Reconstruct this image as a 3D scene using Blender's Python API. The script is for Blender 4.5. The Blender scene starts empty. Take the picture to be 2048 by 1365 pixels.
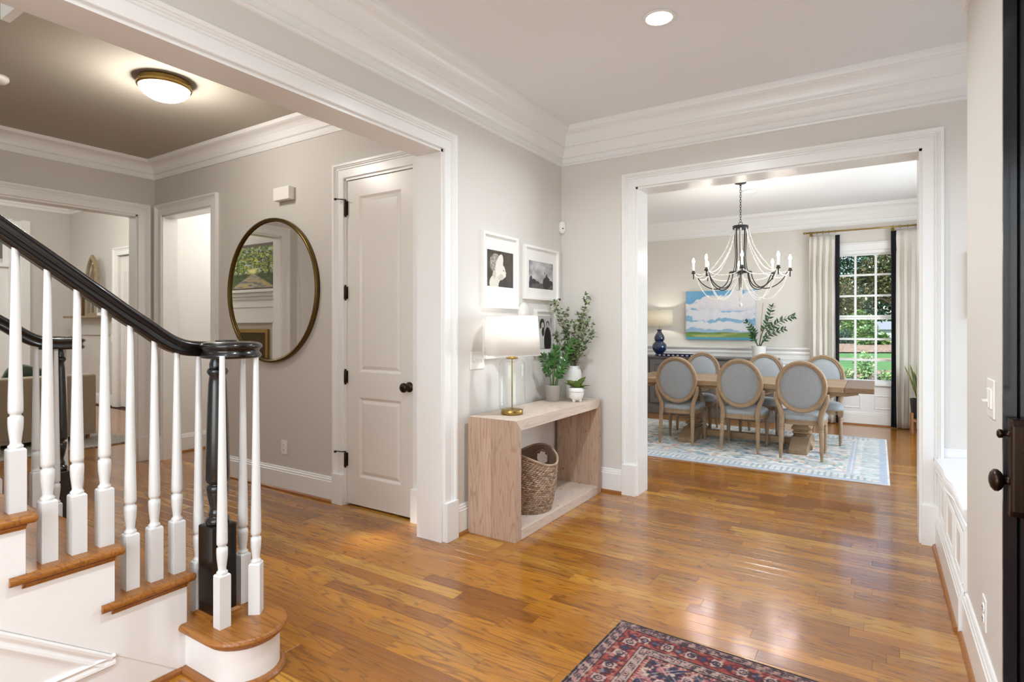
import bpy, bmesh, math, random
import numpy as np
from mathutils import Vector, Matrix
random.seed(7)
sc = bpy.context.scene
COL = sc.collection
PI = math.pi
# ---------------------------------------------------------------- camera
cd = bpy.data.cameras.new('camera'); cam = bpy.data.objects.new('camera', cd); COL.objects.link(cam)
cam.location = (0, 0, 1.35); cam.rotation_euler = (PI/2, 0, math.radians(32.54))
cd.sensor_width = 36; cd.lens = 1145.8/2048*36; cd.shift_y = -0.0144; cd.clip_start = .05; cd.clip_end = 200
sc.camera = cam
# ---------------------------------------------------------------- world, exposure
sc.view_settings.view_transform = 'Standard'; sc.view_settings.look = 'None'
sc.view_settings.exposure = 0.27; sc.view_settings.gamma = 1; sc.view_settings.use_curve_mapping = False
w = bpy.data.worlds.new('sky'); sc.world = w; w.use_nodes = True
nt = w.node_tree; bg = nt.nodes['Background']
sky = nt.nodes.new('ShaderNodeTexSky'); sky.sky_type = 'NISHITA'; sky.sun_elevation = math.radians(48); sky.sun_rotation = math.radians(200)
sky.sun_disc = False; sky.dust_density = 2.0
nt.links.new(sky.outputs[0], bg.inputs[0]); bg.inputs[1].default_value = .34
sc.cycles.max_bounces = 9; sc.cycles.diffuse_bounces = 5; sc.cycles.glossy_bounces = 4; sc.cycles.transparent_max_bounces = 12
sc.cycles.transmission_bounces = 6; sc.cycles.caustics_reflective = False; sc.cycles.caustics_refractive = False
sc.cycles.sample_clamp_indirect = 6
def lamp(kind, name, loc, power, size=.1, color=(1,1,1), rot=(0,0,0), size_y=None, parent=None, spread=None):
    l = bpy.data.lights.new(name, kind); l.energy = power; l.color = color
    if kind == 'AREA':
        l.size = size
        if size_y: l.shape = 'RECTANGLE'; l.size_y = size_y
        else: l.shape = 'DISK'
        if spread: l.spread = math.radians(spread)
    elif kind == 'SUN': l.angle = size
    else: l.shadow_soft_size = size
    o = bpy.data.objects.new(name, l); COL.objects.link(o); o.location = loc; o.rotation_euler = rot
    if parent: o.parent = parent
    return o
DAY = (.88, .94, 1.0); WARM = (1.0, .90, .76); SOFT = (.88, .95, 1.0)
lamp('SUN', 'sun_light', (0, 20, 20), 4.0, math.radians(3), (1, .96, .88), (math.radians(50), 0, math.radians(-25)))
# daylight at the alcove window; front, dining and living panels are added fill, unseen
lamp('AREA', 'daylight_alcove', (.80, 3.78, 1.55), 4.2, 1.7, DAY, (0, math.radians(90), 0), 1.1)
lamp('AREA', 'fill_front', (-1.1, -1.55, 1.55), 50, 2.0, SOFT, (math.radians(90), 0, 0), 2.1)  # soft fill added behind the camera, unseen
lamp('AREA', 'fill_dining', (1.55, 6.9, 1.5), 112, 1.8, DAY, (0, math.radians(90), 0), 2.4)  # unseen panel added to brighten the dining room from the side
lamp('AREA', 'daylight_living', (-9.4, .2, 1.8), 0, 2.4, SOFT, (math.radians(90), 0, 0), 2.4)
lamp('AREA', 'fill_living_ceiling', (-10.0, 1.2, 3.55), 70, 2.2, SOFT, (0, 0, 0), 1.4)  # added panel below the living room ceiling, facing down; no window there
lamp('AREA', 'daylight_stairwell', (-3.3, -.2, 4.7), 22, 1.2, SOFT, (0, 0, 0), 1.6)
# ---------------------------------------------------------------- helpers
def lin(c):
    if isinstance(c, str): c = tuple(int(c[i:i+2], 16)/255 for i in (0, 2, 4))
    return tuple((v/12.92 if v <= .04045 else ((v+.055)/1.055)**2.4) for v in c)
class MB:
    def __init__(s): s.v = []; s.f = []; s.sm = []
    def add(s, vs, fs, smooth=False):
        n = len(s.v); s.v += [tuple(p) for p in vs]; s.f += [tuple(i+n for i in f) for f in fs]; s.sm += [smooth]*len(fs); return s
    def box(s, x0, y0, z0, x1, y1, z1):
        x0, x1 = min(x0, x1), max(x0, x1); y0, y1 = min(y0, y1), max(y0, y1); z0, z1 = min(z0, z1), max(z0, z1)
        return s.add([(x0,y0,z0),(x1,y0,z0),(x1,y1,z0),(x0,y1,z0),(x0,y0,z1),(x1,y0,z1),(x1,y1,z1),(x0,y1,z1)],
              [(0,3,2,1),(4,5,6,7),(0,1,5,4),(1,2,6,5),(2,3,7,6),(3,0,4,7)])
    def cbox(s, cx, cy, cz, dx, dy, dz): return s.box(cx-dx/2, cy-dy/2, cz-dz/2, cx+dx/2, cy+dy/2, cz+dz/2)
    def lathe(s, prof, seg=20, c=(0,0,0), ph=0, sx=1, sy=1, smooth=True, cap=True, M=None):
        vs = []; fs = []; n = len(prof)
        for r, z in prof:
            for k in range(seg):
                a = ph+2*PI*k/seg; p = Vector((c[0]+r*sx*math.cos(a), c[1]+r*sy*math.sin(a), c[2]+z)); vs.append(M @ p if M else p)
        for i in range(n-1):
            for k in range(seg):
                k2 = (k+1) % seg; fs.append((i*seg+k, i*seg+k2, (i+1)*seg+k2, (i+1)*seg+k))
        if cap:
            if prof[0][0] > 1e-6: s.add(vs[:seg], [tuple(reversed(range(seg)))])
            if prof[-1][0] > 1e-6: s.add(vs[-seg:], [tuple(range(seg))])
        return s.add(vs, fs, smooth)
    def sqlathe(s, prof, c=(0,0,0), sx=1, sy=1, ph=PI/4): return s.lathe([(r*math.sqrt(2), z) for r, z in prof], 4, c, ph, sx, sy, False)
    def tube(s, path, r, seg=8, closed=False, smooth=True, flat=1.0):
        P_ = [Vector(p) for p in path]; n = len(P_); vs = []; fs = []
        rr = r if isinstance(r, (list, tuple)) else [r]*n
        up = Vector((0,0,1)); last = None
        for i, p in enumerate(P_):
            a = P_[(i-1) % n] if (closed or i > 0) else p; b = P_[(i+1) % n] if (closed or i < n-1) else p
            t = (b-a); t = t.normalized() if t.length > 1e-9 else Vector((0,0,1))
            if last is None:
                u = t.cross(up); u = t.cross(Vector((1,0,0))) if u.length < 1e-3 else u
            else: u = last-t*last.dot(t)
            u.normalize(); last = u; v = t.cross(u)
            for k in range(seg):
                an = 2*PI*k/seg; vs.append(p+u*rr[i]*math.cos(an)+v*rr[i]*flat*math.sin(an))
        m = n if closed else n-1
        for i in range(m):
            j = (i+1) % n
            for k in range(seg):
                k2 = (k+1) % seg; fs.append((i*seg+k, j*seg+k, j*seg+k2, i*seg+k2))
        if not closed: fs += [tuple(range(seg)), tuple((n-1)*seg+k for k in reversed(range(seg)))]
        return s.add(vs, fs, smooth)
    def sweep(s, path, N, prof, closed=False, smooth=False, capends=True):
        """profile points (a,b): a to the side cross(t,N), b along N; mitred in the plane of N"""
        P_ = [Vector(p) for p in path]; N = Vector(N).normalized(); n = len(P_); vs = []; fs = []; m = len(prof)
        for i, p in enumerate(P_):
            t1 = (p-P_[(i-1) % n]).normalized() if (closed or i > 0) else None
            t2 = (P_[(i+1) % n]-p).normalized() if (closed or i < n-1) else None
            if t1 is None: t1 = t2
            if t2 is None: t2 = t1
            s1 = t1.cross(N); s2 = t2.cross(N); d = s1+s2; d.normalize(); k = 1/max(.2, d.dot(s1))
            for a, b in prof: vs.append(p+d*(a*k)+N*b)
        cnt = n if closed else n-1
        for i in range(cnt):
            j = (i+1) % n
            for q in range(m):
                q2 = (q+1) % m; fs.append((i*m+q, i*m+q2, j*m+q2, j*m+q))
        if not closed and capends: fs += [tuple(reversed(range(m))), tuple((n-1)*m+q for q in range(m))]
        return s.add(vs, fs, smooth)
    def loft(s, rings, smooth=True, cap=True):
        m = len(rings[0]); vs = [p for r in rings for p in r]; fs = []
        for i in range(len(rings)-1):
            for k in range(m):
                k2 = (k+1) % m; fs.append((i*m+k, i*m+k2, (i+1)*m+k2, (i+1)*m+k))
        s.add(vs, fs, smooth)
        if cap: s.add(rings[0], [tuple(reversed(range(m)))]); s.add(rings[-1], [tuple(range(m))])
        return s
    def extr(s, poly, axis, a0, a1, smooth=False):
        def mk(p, a):
            return (a, p[0], p[1]) if axis == 'x' else ((p[0], a, p[1]) if axis == 'y' else (p[0], p[1], a))
        n = len(poly); vs = [mk(p, a0) for p in poly]+[mk(p, a1) for p in poly]
        fs = [tuple(range(n)), tuple(reversed(range(n, 2*n)))]+[(i, (i+n), (i+1) % n+n, (i+1) % n) for i in range(n)]
        return s.add(vs, fs, smooth)
    def mesh(s, name, fix=True):
        me = bpy.data.meshes.new(name); me.from_pydata(s.v, [], s.f)
        me.polygons.foreach_set('use_smooth', s.sm)
        if fix:
            bm = bmesh.new(); bm.from_mesh(me); bmesh.ops.recalc_face_normals(bm, faces=bm.faces); bm.to_mesh(me); bm.free()
        me.update(); return me
def tag(o, label=None, cat=None, group=None, kind=None):
    for k, v in (('label', label), ('category', cat), ('group', group), ('kind', kind)):
        if v: o[k] = v
    return o
def obj(name, mb, m, parent=None, loc=None, rot=None, bevel=0, seg=2, sub=0, solid=0, fix=True, label=None, kind=None, angle=35):
    me = mb if isinstance(mb, bpy.types.Mesh) else mb.mesh(name, fix)
    if m and not me.materials: me.materials.append(m)
    o = bpy.data.objects.new(name, me); COL.objects.link(o)
    if parent: o.parent = parent
    if loc: o.location = loc
    if rot: o.rotation_euler = rot
    if solid:
        q = o.modifiers.new('s', 'SOLIDIFY'); q.thickness = solid; q.offset = 0
    if bevel:
        q = o.modifiers.new('b', 'BEVEL'); q.width = bevel; q.segments = seg; q.limit_method = 'ANGLE'; q.angle_limit = math.radians(angle); q.harden_normals = False
    if sub:
        q = o.modifiers.new('u', 'SUBSURF'); q.levels = sub; q.render_levels = sub
    if label: o['label'] = label
    if kind: o['kind'] = kind
    return o
def thing(name, label, cat, loc=(0,0,0), rz=0, group=None, kind=None):
    o = bpy.data.objects.new(name, None); COL.objects.link(o); o.location = loc; o.rotation_euler = (0, 0, rz); o.empty_display_size = .1
    return tag(o, label, cat, group, kind)
def struct(name, mb, m, parent=None, **k):
    o = obj(name, mb, m, parent, **k)
    if not parent: o['kind'] = 'structure'
    return o
def copy_tree(o, parent=None):
    c = o.copy(); COL.objects.link(c)
    if parent: c.parent = parent
    for ch in o.children: copy_tree(ch, c)
    return c
def bez(p, n=12):
    """Catmull-Rom through points"""
    P_ = [Vector(q) for q in p]; out = []
    for i in range(len(P_)-1):
        a = P_[max(0, i-1)]; b = P_[i]; c = P_[i+1]; d = P_[min(len(P_)-1, i+2)]
        for k in range(n):
            t = k/n; out.append(.5*((2*b)+(c-a)*t+(2*a-5*b+4*c-d)*t*t+(3*b-a-3*c+d)*t**3))
    out.append(P_[-1]); return out
def ellipse(cx, cy, rx, ry, n, z=0, ph=0): return [(cx+rx*math.cos(ph+2*PI*k/n), cy+ry*math.sin(ph+2*PI*k/n), z) for k in range(n)]
# ---------------------------------------------------------------- materials
MATS = {}
class NT:
    def __init__(s, m): s.t = m.node_tree; s.b = s.t.nodes['Principled BSDF']
    def n(s, typ, **k):
        q = s.t.nodes.new('ShaderNode'+typ)
        for a, b in k.items(): setattr(q, a, b)
        return q
    def l(s, a, b): s.t.links.new(a, b)
    def math(s, op, a, b=None, c=None):
        q = s.n('Math', operation=op)
        for i, x in enumerate((a, b, c)):
            if x is None: continue
            if isinstance(x, (int, float)): q.inputs[i].default_value = x
            else: s.l(x, q.inputs[i])
        return q.outputs[0]
    def co(s, kind='Object', scale=(1,1,1), rot=(0,0,0), loc=(0,0,0)):
        c = s.n('TexCoord'); m = s.n('Mapping'); m.inputs['Scale'].default_value = scale; m.inputs['Rotation'].default_value = rot; m.inputs['Location'].default_value = loc
        s.l(c.outputs[kind], m.inputs[0]); return m.outputs[0]
    def noise(s, v, scale=5, det=4, rough=.5, dist=0, out='Fac'):
        q = s.n('TexNoise'); q.inputs['Scale'].default_value = scale; q.inputs['Detail'].default_value = det; q.inputs['Roughness'].default_value = rough; q.inputs['Distortion'].default_value = dist
        if v is not None: s.l(v, q.inputs['Vector'])
        return q.outputs[out]
    def ramp(s, f, stops, interp='LINEAR'):
        q = s.n('ValToRGB'); q.color_ramp.interpolation = interp; e = q.color_ramp.elements
        while len(e) < len(stops): e.new(.5)
        for i, (p, c) in enumerate(stops):
            e[i].position = p; e[i].color = (*(lin(c) if isinstance(c, str) else c), 1)
        s.l(f, q.inputs[0]); return q.outputs[0]
    def mix(s, f, a, b, mode='MIX'):
        q = s.n('Mix', data_type='RGBA', blend_type=mode)
        for i, x in ((0, f), (6, a), (7, b)):
            if isinstance(x, (int, float)): q.inputs[i].default_value = x
            elif isinstance(x, tuple): q.inputs[i].default_value = (*x, 1) if len(x) == 3 else x
            elif isinstance(x, str): q.inputs[i].default_value = (*lin(x), 1)
            else: s.l(x, q.inputs[i])
        return q.outputs[2]
    def bump(s, h, strength=.2, dist=.01):
        q = s.n('Bump'); q.inputs['Strength'].default_value = strength; q.inputs['Distance'].default_value = dist
        s.l(h, q.inputs['Height']); s.l(q.outputs[0], s.b.inputs['Normal'])
    def base(s, c): s.l(c, s.b.inputs['Base Color'])
def mat(name, color='808080', rough=.5, metal=0, coat=0, spec=.5, emit=None, es=1, sheen=0, trans=0, ior=1.5, alpha=1, cr_=.08):
    if name in MATS: return MATS[name]
    m = bpy.data.materials.new(name); m.use_nodes = True; b = m.node_tree.nodes['Principled BSDF']
    c = lin(color) if isinstance(color, str) else color
    b.inputs['Base Color'].default_value = (*c, 1); b.inputs['Roughness'].default_value = rough; b.inputs['Metallic'].default_value = metal
    b.inputs['Coat Weight'].default_value = coat; b.inputs['Coat Roughness'].default_value = cr_; b.inputs['Specular IOR Level'].default_value = spec
    b.inputs['Sheen Weight'].default_value = sheen; b.inputs['Transmission Weight'].default_value = trans; b.inputs['IOR'].default_value = ior
    if emit: b.inputs['Emission Color'].default_value = (*lin(emit), 1); b.inputs['Emission Strength'].default_value = es
    m.diffuse_color = (*c, 1); MATS[name] = m; return m
def wallmat(name, c, rough=.6):
    m = mat(name, c, rough); t = NT(m); v = t.co()
    n1 = t.noise(v, 1.3, 3); cc = lin(c); t.base(t.mix(n1, tuple(x*.985 for x in cc), tuple(min(1, x*1.01) for x in cc)))
    t.bump(t.noise(v, 260, 2), .05, .001); return m
M_WALL = wallmat('wall_paint', 'DEDAD4'); M_WALLD = wallmat('dining_wall_paint', 'DDD8D0'); M_WALLH = wallmat('hall_wall_paint', 'D2CEC7')
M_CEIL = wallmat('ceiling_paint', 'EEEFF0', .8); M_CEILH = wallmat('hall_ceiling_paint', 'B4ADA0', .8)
def trimmat(name, c):
    m = mat(name, c, .28, spec=.5); t = NT(m); v = t.co(); t.bump(t.noise(v, 90, 3), .03, .001); return m
M_TRIM = trimmat('white_trim_paint', 'EFEFED'); M_DOOR = trimmat('door_paint', 'E6E2DC'); M_BAL = trimmat('baluster_paint', 'E0E0DE')
M_BLACK = mat('black_lacquer', '100D0C', .24, coat=.35); t = NT(M_BLACK); t.bump(t.noise(t.co(scale=(1,1,1)), 60, 4), .12, .002)
M_BRONZE = mat('dark_bronze', '3A2C22', .32, metal=.85); M_IRON = mat('black_iron', '2B2B2C', .5, metal=.4)
M_BRASS = mat('aged_brass', 'A88B52', .3, metal=1); M_BRASSD = mat('dark_brass', '6E5A33', .33, metal=1)
M_FDOOR = mat('front_door_paint', '131218', .22, coat=.3)
M_PLAST = mat('white_plastic', 'F0EEEA', .35); M_SLOT = mat('dark_slot', '3A3836', .6)
def oak(name, cols, gx=1.0, attr=True, rough=.20, coat=.5, axis='x', dark='5A2E0C', grain=.55):
    """boards: tone per board from the attribute 'tone', contour grain along the board"""
    m = mat(name, cols[1], rough, coat=coat, cr_=.13); t = NT(m)
    sc_ = {'x': (1.1, 13, 13), 'y': (13, 1.1, 13), 'z': (13, 13, 1.1)}[axis]
    if attr:
        a = t.n('Attribute', attribute_name='tone'); tone = a.outputs['Fac']
    else:
        tone = t.n('ObjectInfo').outputs['Random']
    c = t.n('TexCoord'); off = t.n('CombineXYZ'); t.l(t.math('MULTIPLY', tone, 37.0), off.inputs[0]); t.l(t.math('MULTIPLY', tone, 91.0), off.inputs[1]); t.l(t.math('MULTIPLY', tone, 53.0), off.inputs[2])
    ad = t.n('VectorMath', operation='ADD'); t.l(c.outputs['Object'], ad.inputs[0]); t.l(off.outputs[0], ad.inputs[1])
    mp = t.n('Mapping'); mp.inputs['Scale'].default_value = sc_; t.l(ad.outputs[0], mp.inputs[0]); v = mp.outputs[0]
    n1 = t.noise(v, .75*gx, 3, .45, .3); ring = t.math('FRACT', t.math('MULTIPLY', n1, 15.0)); ring = t.math('ABSOLUTE', t.math('SUBTRACT', t.math('MULTIPLY', ring, 2), 1))
    ringl = t.ramp(ring, [(0, (0,0,0)), (.16, (.35,.35,.35)), (.4, (1,1,1))])
    mp2 = t.n('Mapping'); mp2.inputs['Scale'].default_value = tuple(x*(3 if x < 2 else 9) for x in sc_); t.l(ad.outputs[0], mp2.inputs[0])
    fine = t.noise(mp2.outputs[0], 1.6, 4, .6)
    finel = t.ramp(fine, [(.35, (0,0,0)), (.62, (1,1,1))])
    basec = t.ramp(tone, [(i/(len(cols)-1), q) for i, q in enumerate(cols)])
    patch = t.mix(t.noise(v, .35, 2), (.86,.86,.86), (1.1,1.1,1.1)); basec = t.mix(1.0, basec, patch, 'MULTIPLY')
    f1 = t.math('MULTIPLY', t.math('SUBTRACT', 1, ringl), grain); f2 = t.math('MULTIPLY', t.math('SUBTRACT', 1, finel), grain*.45)
    c1 = t.mix(f1, basec, lin(dark)); c2 = t.mix(f2, c1, lin(dark)); t.base(c2)
    t.l(t.math('ADD', t.math('MULTIPLY', f2, .12), rough), t.b.inputs['Roughness']); return m
M_FLOOR = oak('oak_floor', ['965A10', 'AC6C16', 'BC7C20', '8A5010', 'CA9236', 'AA6C18'], dark='5E340E', grain=.66, rough=.24, coat=.6)
M_OAKX = oak('oak_tread', ['9C6222', 'A86C2A'], attr=False, dark='5A2C0A', grain=.5, rough=.38, coat=.12)
M_OAKT = oak('oak_molding', ['9A6230', 'A46B36'], attr=False, dark='5A3214', grain=.3, rough=.35, coat=.1)
def vcol(name, rough=.9, bump=0, sheen=0, spec=.3, coat=0):
    m = mat(name, '808080', rough, spec=spec, sheen=sheen, coat=coat); t = NT(m); a = t.n('Attribute', attribute_name='col'); t.base(a.outputs['Color'])
    if bump: t.bump(t.noise(t.co(), bump, 2), .5, .003)
    return m
def gridpic(name, w, h, nx, ny, fn, m, parent=None, M=None, **k):
    """flat printed / painted / woven surface: fn(U,V)->(r,g,b) arrays in sRGB, U to the right, V up; lies in its xz plane (or by M)"""
    xs = np.linspace(0, w, nx+1); ys = np.linspace(0, h, ny+1); X_, Y_ = np.meshgrid(xs, ys)
    vs = [Vector((a, 0, b)) for a, b in zip(X_.ravel(), Y_.ravel())]
    if M is not None: vs = [M @ p for p in vs]
    idx = lambda i, j: j*(nx+1)+i
    fs = [(idx(i, j), idx(i+1, j), idx(i+1, j+1), idx(i, j+1)) for j in range(ny) for i in range(nx)]
    me = bpy.data.meshes.new(name); me.from_pydata(vs, [], fs); me.update()
    c = np.clip(np.stack(fn(X_/w, Y_/h), -1), 0, 1).reshape(-1, 3); c = np.where(c <= .04045, c/12.92, ((c+.055)/1.055)**2.4)
    at = me.color_attributes.new('col', 'FLOAT_COLOR', 'POINT'); at.data.foreach_set('color', np.concatenate([c, np.ones((len(c), 1))], 1).ravel())
    return obj(name, me, m, parent, fix=False, **k)
def nz(U, V, s, seed=0, ar=1.0):
    """smooth value noise, numpy"""
    r = np.random.RandomState(seed); G = r.rand(64, 64); x = U*s*ar; y = V*s
    i = np.floor(x).astype(int); j = np.floor(y).astype(int); fx = x-i; fy = y-j; fx = fx*fx*(3-2*fx); fy = fy*fy*(3-2*fy)
    g = lambda a, b: G[a % 64, b % 64]
    return (g(i, j)*(1-fx)+g(i+1, j)*fx)*(1-fy)+(g(i, j+1)*(1-fx)+g(i+1, j+1)*fx)*fy
def fbm(U, V, s, seed=0, o=4, ar=1.0): return sum(nz(U, V, s*2**k, seed+k, ar)/2**k for k in range(o))/sum(1/2**k for k in range(o))
def blend(base, m, c):
    c = [int(c[i:i+2], 16)/255 for i in (0, 2, 4)] if isinstance(c, str) else c
    return [b*(1-m)+q*m for b, q in zip(base, c)]
# ================================================================ SETTING
W1, W2, CZ = -2.29, 4.377, 3.01
def P_(x, y, z):
    F = (-.5379, .8430); R = (.8430, .5379); d = x*F[0]+y*F[1]
    return (1024+1145.8*(x*R[0]+y*R[1])/d, 653-1145.8*(z-1.35)/d, d) if d > .05 else (9e9, 9e9, -1)
# ---- floor: base slab and oak strips
fl = struct('floor', MB().box(-13, -1.8, -.12, 1.4, 9.35, -.012), mat('floor_gap', '4A2A10', .9))
WD = .083; rng = random.Random(3)
boards = []
def rooms(y):
    if y < 4.40: return [(-12.6, .86)]
    if y < 4.62: return [(-7.0, -5.0), (-1.66, .27)] if y < 4.60 else [(-3.95, 1.22)]
    return [(-3.95, 1.22)] if y < 9.3 else []
row = 0; y = -1.75
while y < 9.28:
    for a, b in rooms(y+WD/2):
        x = a-rng.random()*.9
        while x < b:
            L = rng.choice((.45, .62, .8, .95, 1.1, 1.35)); x1 = min(b, x+L)
            if x1 > a+.02: boards.append((max(a, x), x1, y, min(1, max(0, rng.gauss(.5, .27)))))
            x += L
    y += WD; row += 1
def seen(bd):
    x0, x1, y0, _ = bd; ok = 1e9
    for q in (0, .25, .5, .75, 1):
        px, py, d = P_(x0+(x1-x0)*q, y0+WD/2, 0)
        if -10 < px < 2058 and py < 1375 and 0 < d: ok = min(ok, d)
    cx = (x0+x1)/2
    if ok > 1e8: return 1e9
    if cx > .30 or (cx < -2.3 and y0 < 1.35 and cx > -3.8) or (-.95 < x0 and x1 < .2 and y0 < 2.3): return 1e9
    if y0 > 4.4 and (cx < -2.4 or (5.78 < y0 < 8.0 and -2.9 < cx < .05)): return 1e9
    if 2.97 < y0 < 4.4 and -6.0 < cx < -2.35: return 1e9
    if cx < -6.3: return 1e9
    return ok
def board_mb(mb, bd, g=.0002):
    x0, x1, y0, tn = bd; y1 = y0+WD; e = .0007
    mb.add([(x0+g,y0+g,-.014),(x1-g,y0+g,-.014),(x1-g,y1-g,-.014),(x0+g,y1-g,-.014),
            (x0+g,y0+g,-e*.8),(x1-g,y0+g,-e*.8),(x1-g,y1-g,-e*.8),(x0+g,y1-g,-e*.8),
            (x0+g+e,y0+g+e,0),(x1-g-e,y0+g+e,0),(x1-g-e,y1-g-e,0),(x0+g+e,y1-g-e,0)],
           [(8,9,10,11)]+[(i, (i+1)%4, (i+1)%4+4, i+4) for i in range(4)]+[(i+4, (i+1)%4+4, (i+1)%4+8, i+8) for i in range(4)])
def tone(me, vals):
    at = me.attributes.new('tone', 'FLOAT', 'POINT'); at.data.foreach_set('value', vals)
order = sorted(boards, key=seen); near = [b for b in order[:296] if seen(b) < 1e8]; far = [b for b in order if b not in near[:0]][len(near):]
for bd in near:
    mb = MB(); board_mb(mb, bd); me = mb.mesh('plank', False); tone(me, [bd[3]]*12); obj('plank', me, M_FLOOR, fl, fix=False)
mb = MB(); tv = []
for bd in far: board_mb(mb, bd); tv += [bd[3]]*12
me = mb.mesh('distant_planks', False); tone(me, tv); obj('distant_planks', me, M_FLOOR, fl, fix=False, kind='stuff')
# ---- walls
def wall(name, boxes, m=M_WALL):
    mb = MB()
    for b in boxes: mb.box(*b)
    return struct(name, mb, m)
OW, DW = 2.457, .20
# foyer left wall with the wide cased opening to the stair hall
wall('wall_left', [(W1-DW, 2.787, 0, W1, W2, CZ), (W1-DW, -1.6, OW, W1, 2.787, CZ), (W1-DW, -1.6, 0, W1, -.9, OW)])
wall('wall_back', [(-6.33, W2, 0, -1.621, 4.60, CZ), (.233, W2, 0, .95, 4.60, CZ), (-1.621, W2, OW, .233, 4.60, CZ)][1:]+[(-2.49, W2, 0, -1.621, 4.60, CZ)])
wall('wall_right', [(.33, 2.30, 0, .50, 3.18, CZ), (.33, -1.6, 0, .50, 1.10, CZ), (.33, 1.10, 2.55, .50, 2.30, CZ)])
wall('wall_alcove', [(.50, 3.03, 0, .95, 3.18, CZ), (.85, 3.18, 0, .95, W2, .62), (.85, 3.18, 2.5, .95, W2, CZ), (.85, 3.18, .62, .95, 3.26, 2.5), (.85, 4.30, .62, .95, W2, 2.5)])
wall('wall_front', [(-4.2, -1.75, 0, .5, -1.6, .45), (-4.2, -1.75, 2.65, .5, -1.6, 4.9), (-4.2, -1.75, .45, -2.2, -1.6, 2.65), (0, -1.75, .45, .5, -1.6, 2.65)])
# hall walls
HY, HX = 2.975, -6.229
wall('wall_hall_back', [(-5.19, HY, 0, -3.397, HY+.14, CZ), (-2.701, HY, 0, W1-DW, HY+.14, CZ), (-6.33, HY, 0, -6.08, HY+.14, CZ), (-6.08, HY, 2.465, -5.19, HY+.14, CZ), (-3.397, HY, 2.467, -2.701, HY+.14, CZ), (-3.5, HY+.7, 0, -2.6, HY+.8, CZ), (-3.52, HY+.14, 0, -3.45, HY+.8, CZ)], M_WALLH)
wall('wall_hall_left', [(HX-.14, 2.811, 0, HX, HY, 3.75), (HX-.14, 1.47, 2.463, HX, 2.811, 3.75), (HX-.14, 1.14, 0, HX, 1.47, 3.75), (HX-.14, .3, 0, HX, .4, 3.75), (HX-.14, .4, 2.463, HX, 1.14, 3.75)], M_WALLH)
wall('wall_hall_near', [(HX, .16, 0, -3.95, .3, CZ)], M_WALLH)
wall('wall_passage', [(-6.45, HY+.14, 0, -6.31, 5.2, CZ), (-5.0, HY+.14, 0, -4.86, 5.2, CZ), (-6.45, 5.2, 0, -4.86, 5.34, CZ)], wallmat('passage_wall_paint', 'E8E6E2'))
# living room
wall('wall_living_back', [(-12.62, 4.52, 0, -10.69, 4.66, 3.75), (-9.9, 4.52, 0, -6.45, 4.66, 3.75), (-10.69, 4.52, 2.53, -9.9, 4.66, 3.75)], M_WALLH)
wall('wall_living_left', [(-12.69, .8, 0, -12.55, 4.52, 3.75)], M_WALLH)
wall('wall_living_near', [(-12.69, .75, 0, HX-.14, .9, 3.75)], M_WALLH)
wall('wall_living_right', [(HX-.2, 2.975, 0, HX-.14, 4.52, 3.75)], M_WALLH)
# dining room
wall('wall_dining_back', [(-4.0, 9.2, 0, -.52, 9.36, CZ), (.24, 9.2, 0, 1.2, 9.36, CZ), (-.52, 9.2, 0, .24, 9.36, .56), (-.52, 9.2, 2.40, .24, 9.36, CZ)], M_WALLD)
wall('wall_dining_left', [(-4.1, 4.60, 0, -3.96, 9.2, CZ), (-4.1, 4.52, 0, -2.49, 4.60, CZ)], M_WALLD)
wall('wall_dining_right', [(1.2, 4.6, 0, 1.35, 5.7, CZ), (1.2, 8.1, 0, 1.35, 9.36, CZ), (1.2, 5.7, 0, 1.35, 8.1, .6), (1.2, 5.7, 2.4, 1.35, 8.1, CZ), (.9, 4.52, 0, 1.35, 4.62, CZ)], M_WALLD)
wall('wall_stairwell', [(-4.12, -1.6, CZ+.1, -3.95, 1.15, 4.9), (W1-DW, -1.6, CZ+.1, W1-DW+.1, 1.15, 4.9)], M_WALL)
struct('ceiling', MB().box(W1-DW, -1.7, CZ, .95, W2+.1, CZ+.1), M_CEIL)
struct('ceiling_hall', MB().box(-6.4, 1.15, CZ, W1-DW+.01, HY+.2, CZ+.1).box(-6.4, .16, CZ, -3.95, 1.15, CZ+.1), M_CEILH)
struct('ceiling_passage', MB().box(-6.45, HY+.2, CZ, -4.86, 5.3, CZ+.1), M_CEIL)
struct('ceiling_dining', MB().box(-4.1, 4.5, CZ, 1.35, 9.36, CZ+.1), M_CEIL)
struct('ceiling_living', MB().box(-12.7, .75, 3.75, HX-.1, 4.66, 3.85), M_CEIL)
struct('ceiling_stairwell', MB().box(-4.15, -1.75, 4.9, W1, 1.3, 5.0), M_CEIL)
struct('trim_stairwell_fascia', MB().box(-3.95, 1.11, CZ-.02, W1-DW, 1.15, CZ+.34).box(-3.95, 1.085, CZ+.34, W1-DW, 1.15, CZ+.37).box(-3.95, 1.15, CZ+.1, W1-DW, 1.3, 4.9), M_TRIM)
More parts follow.
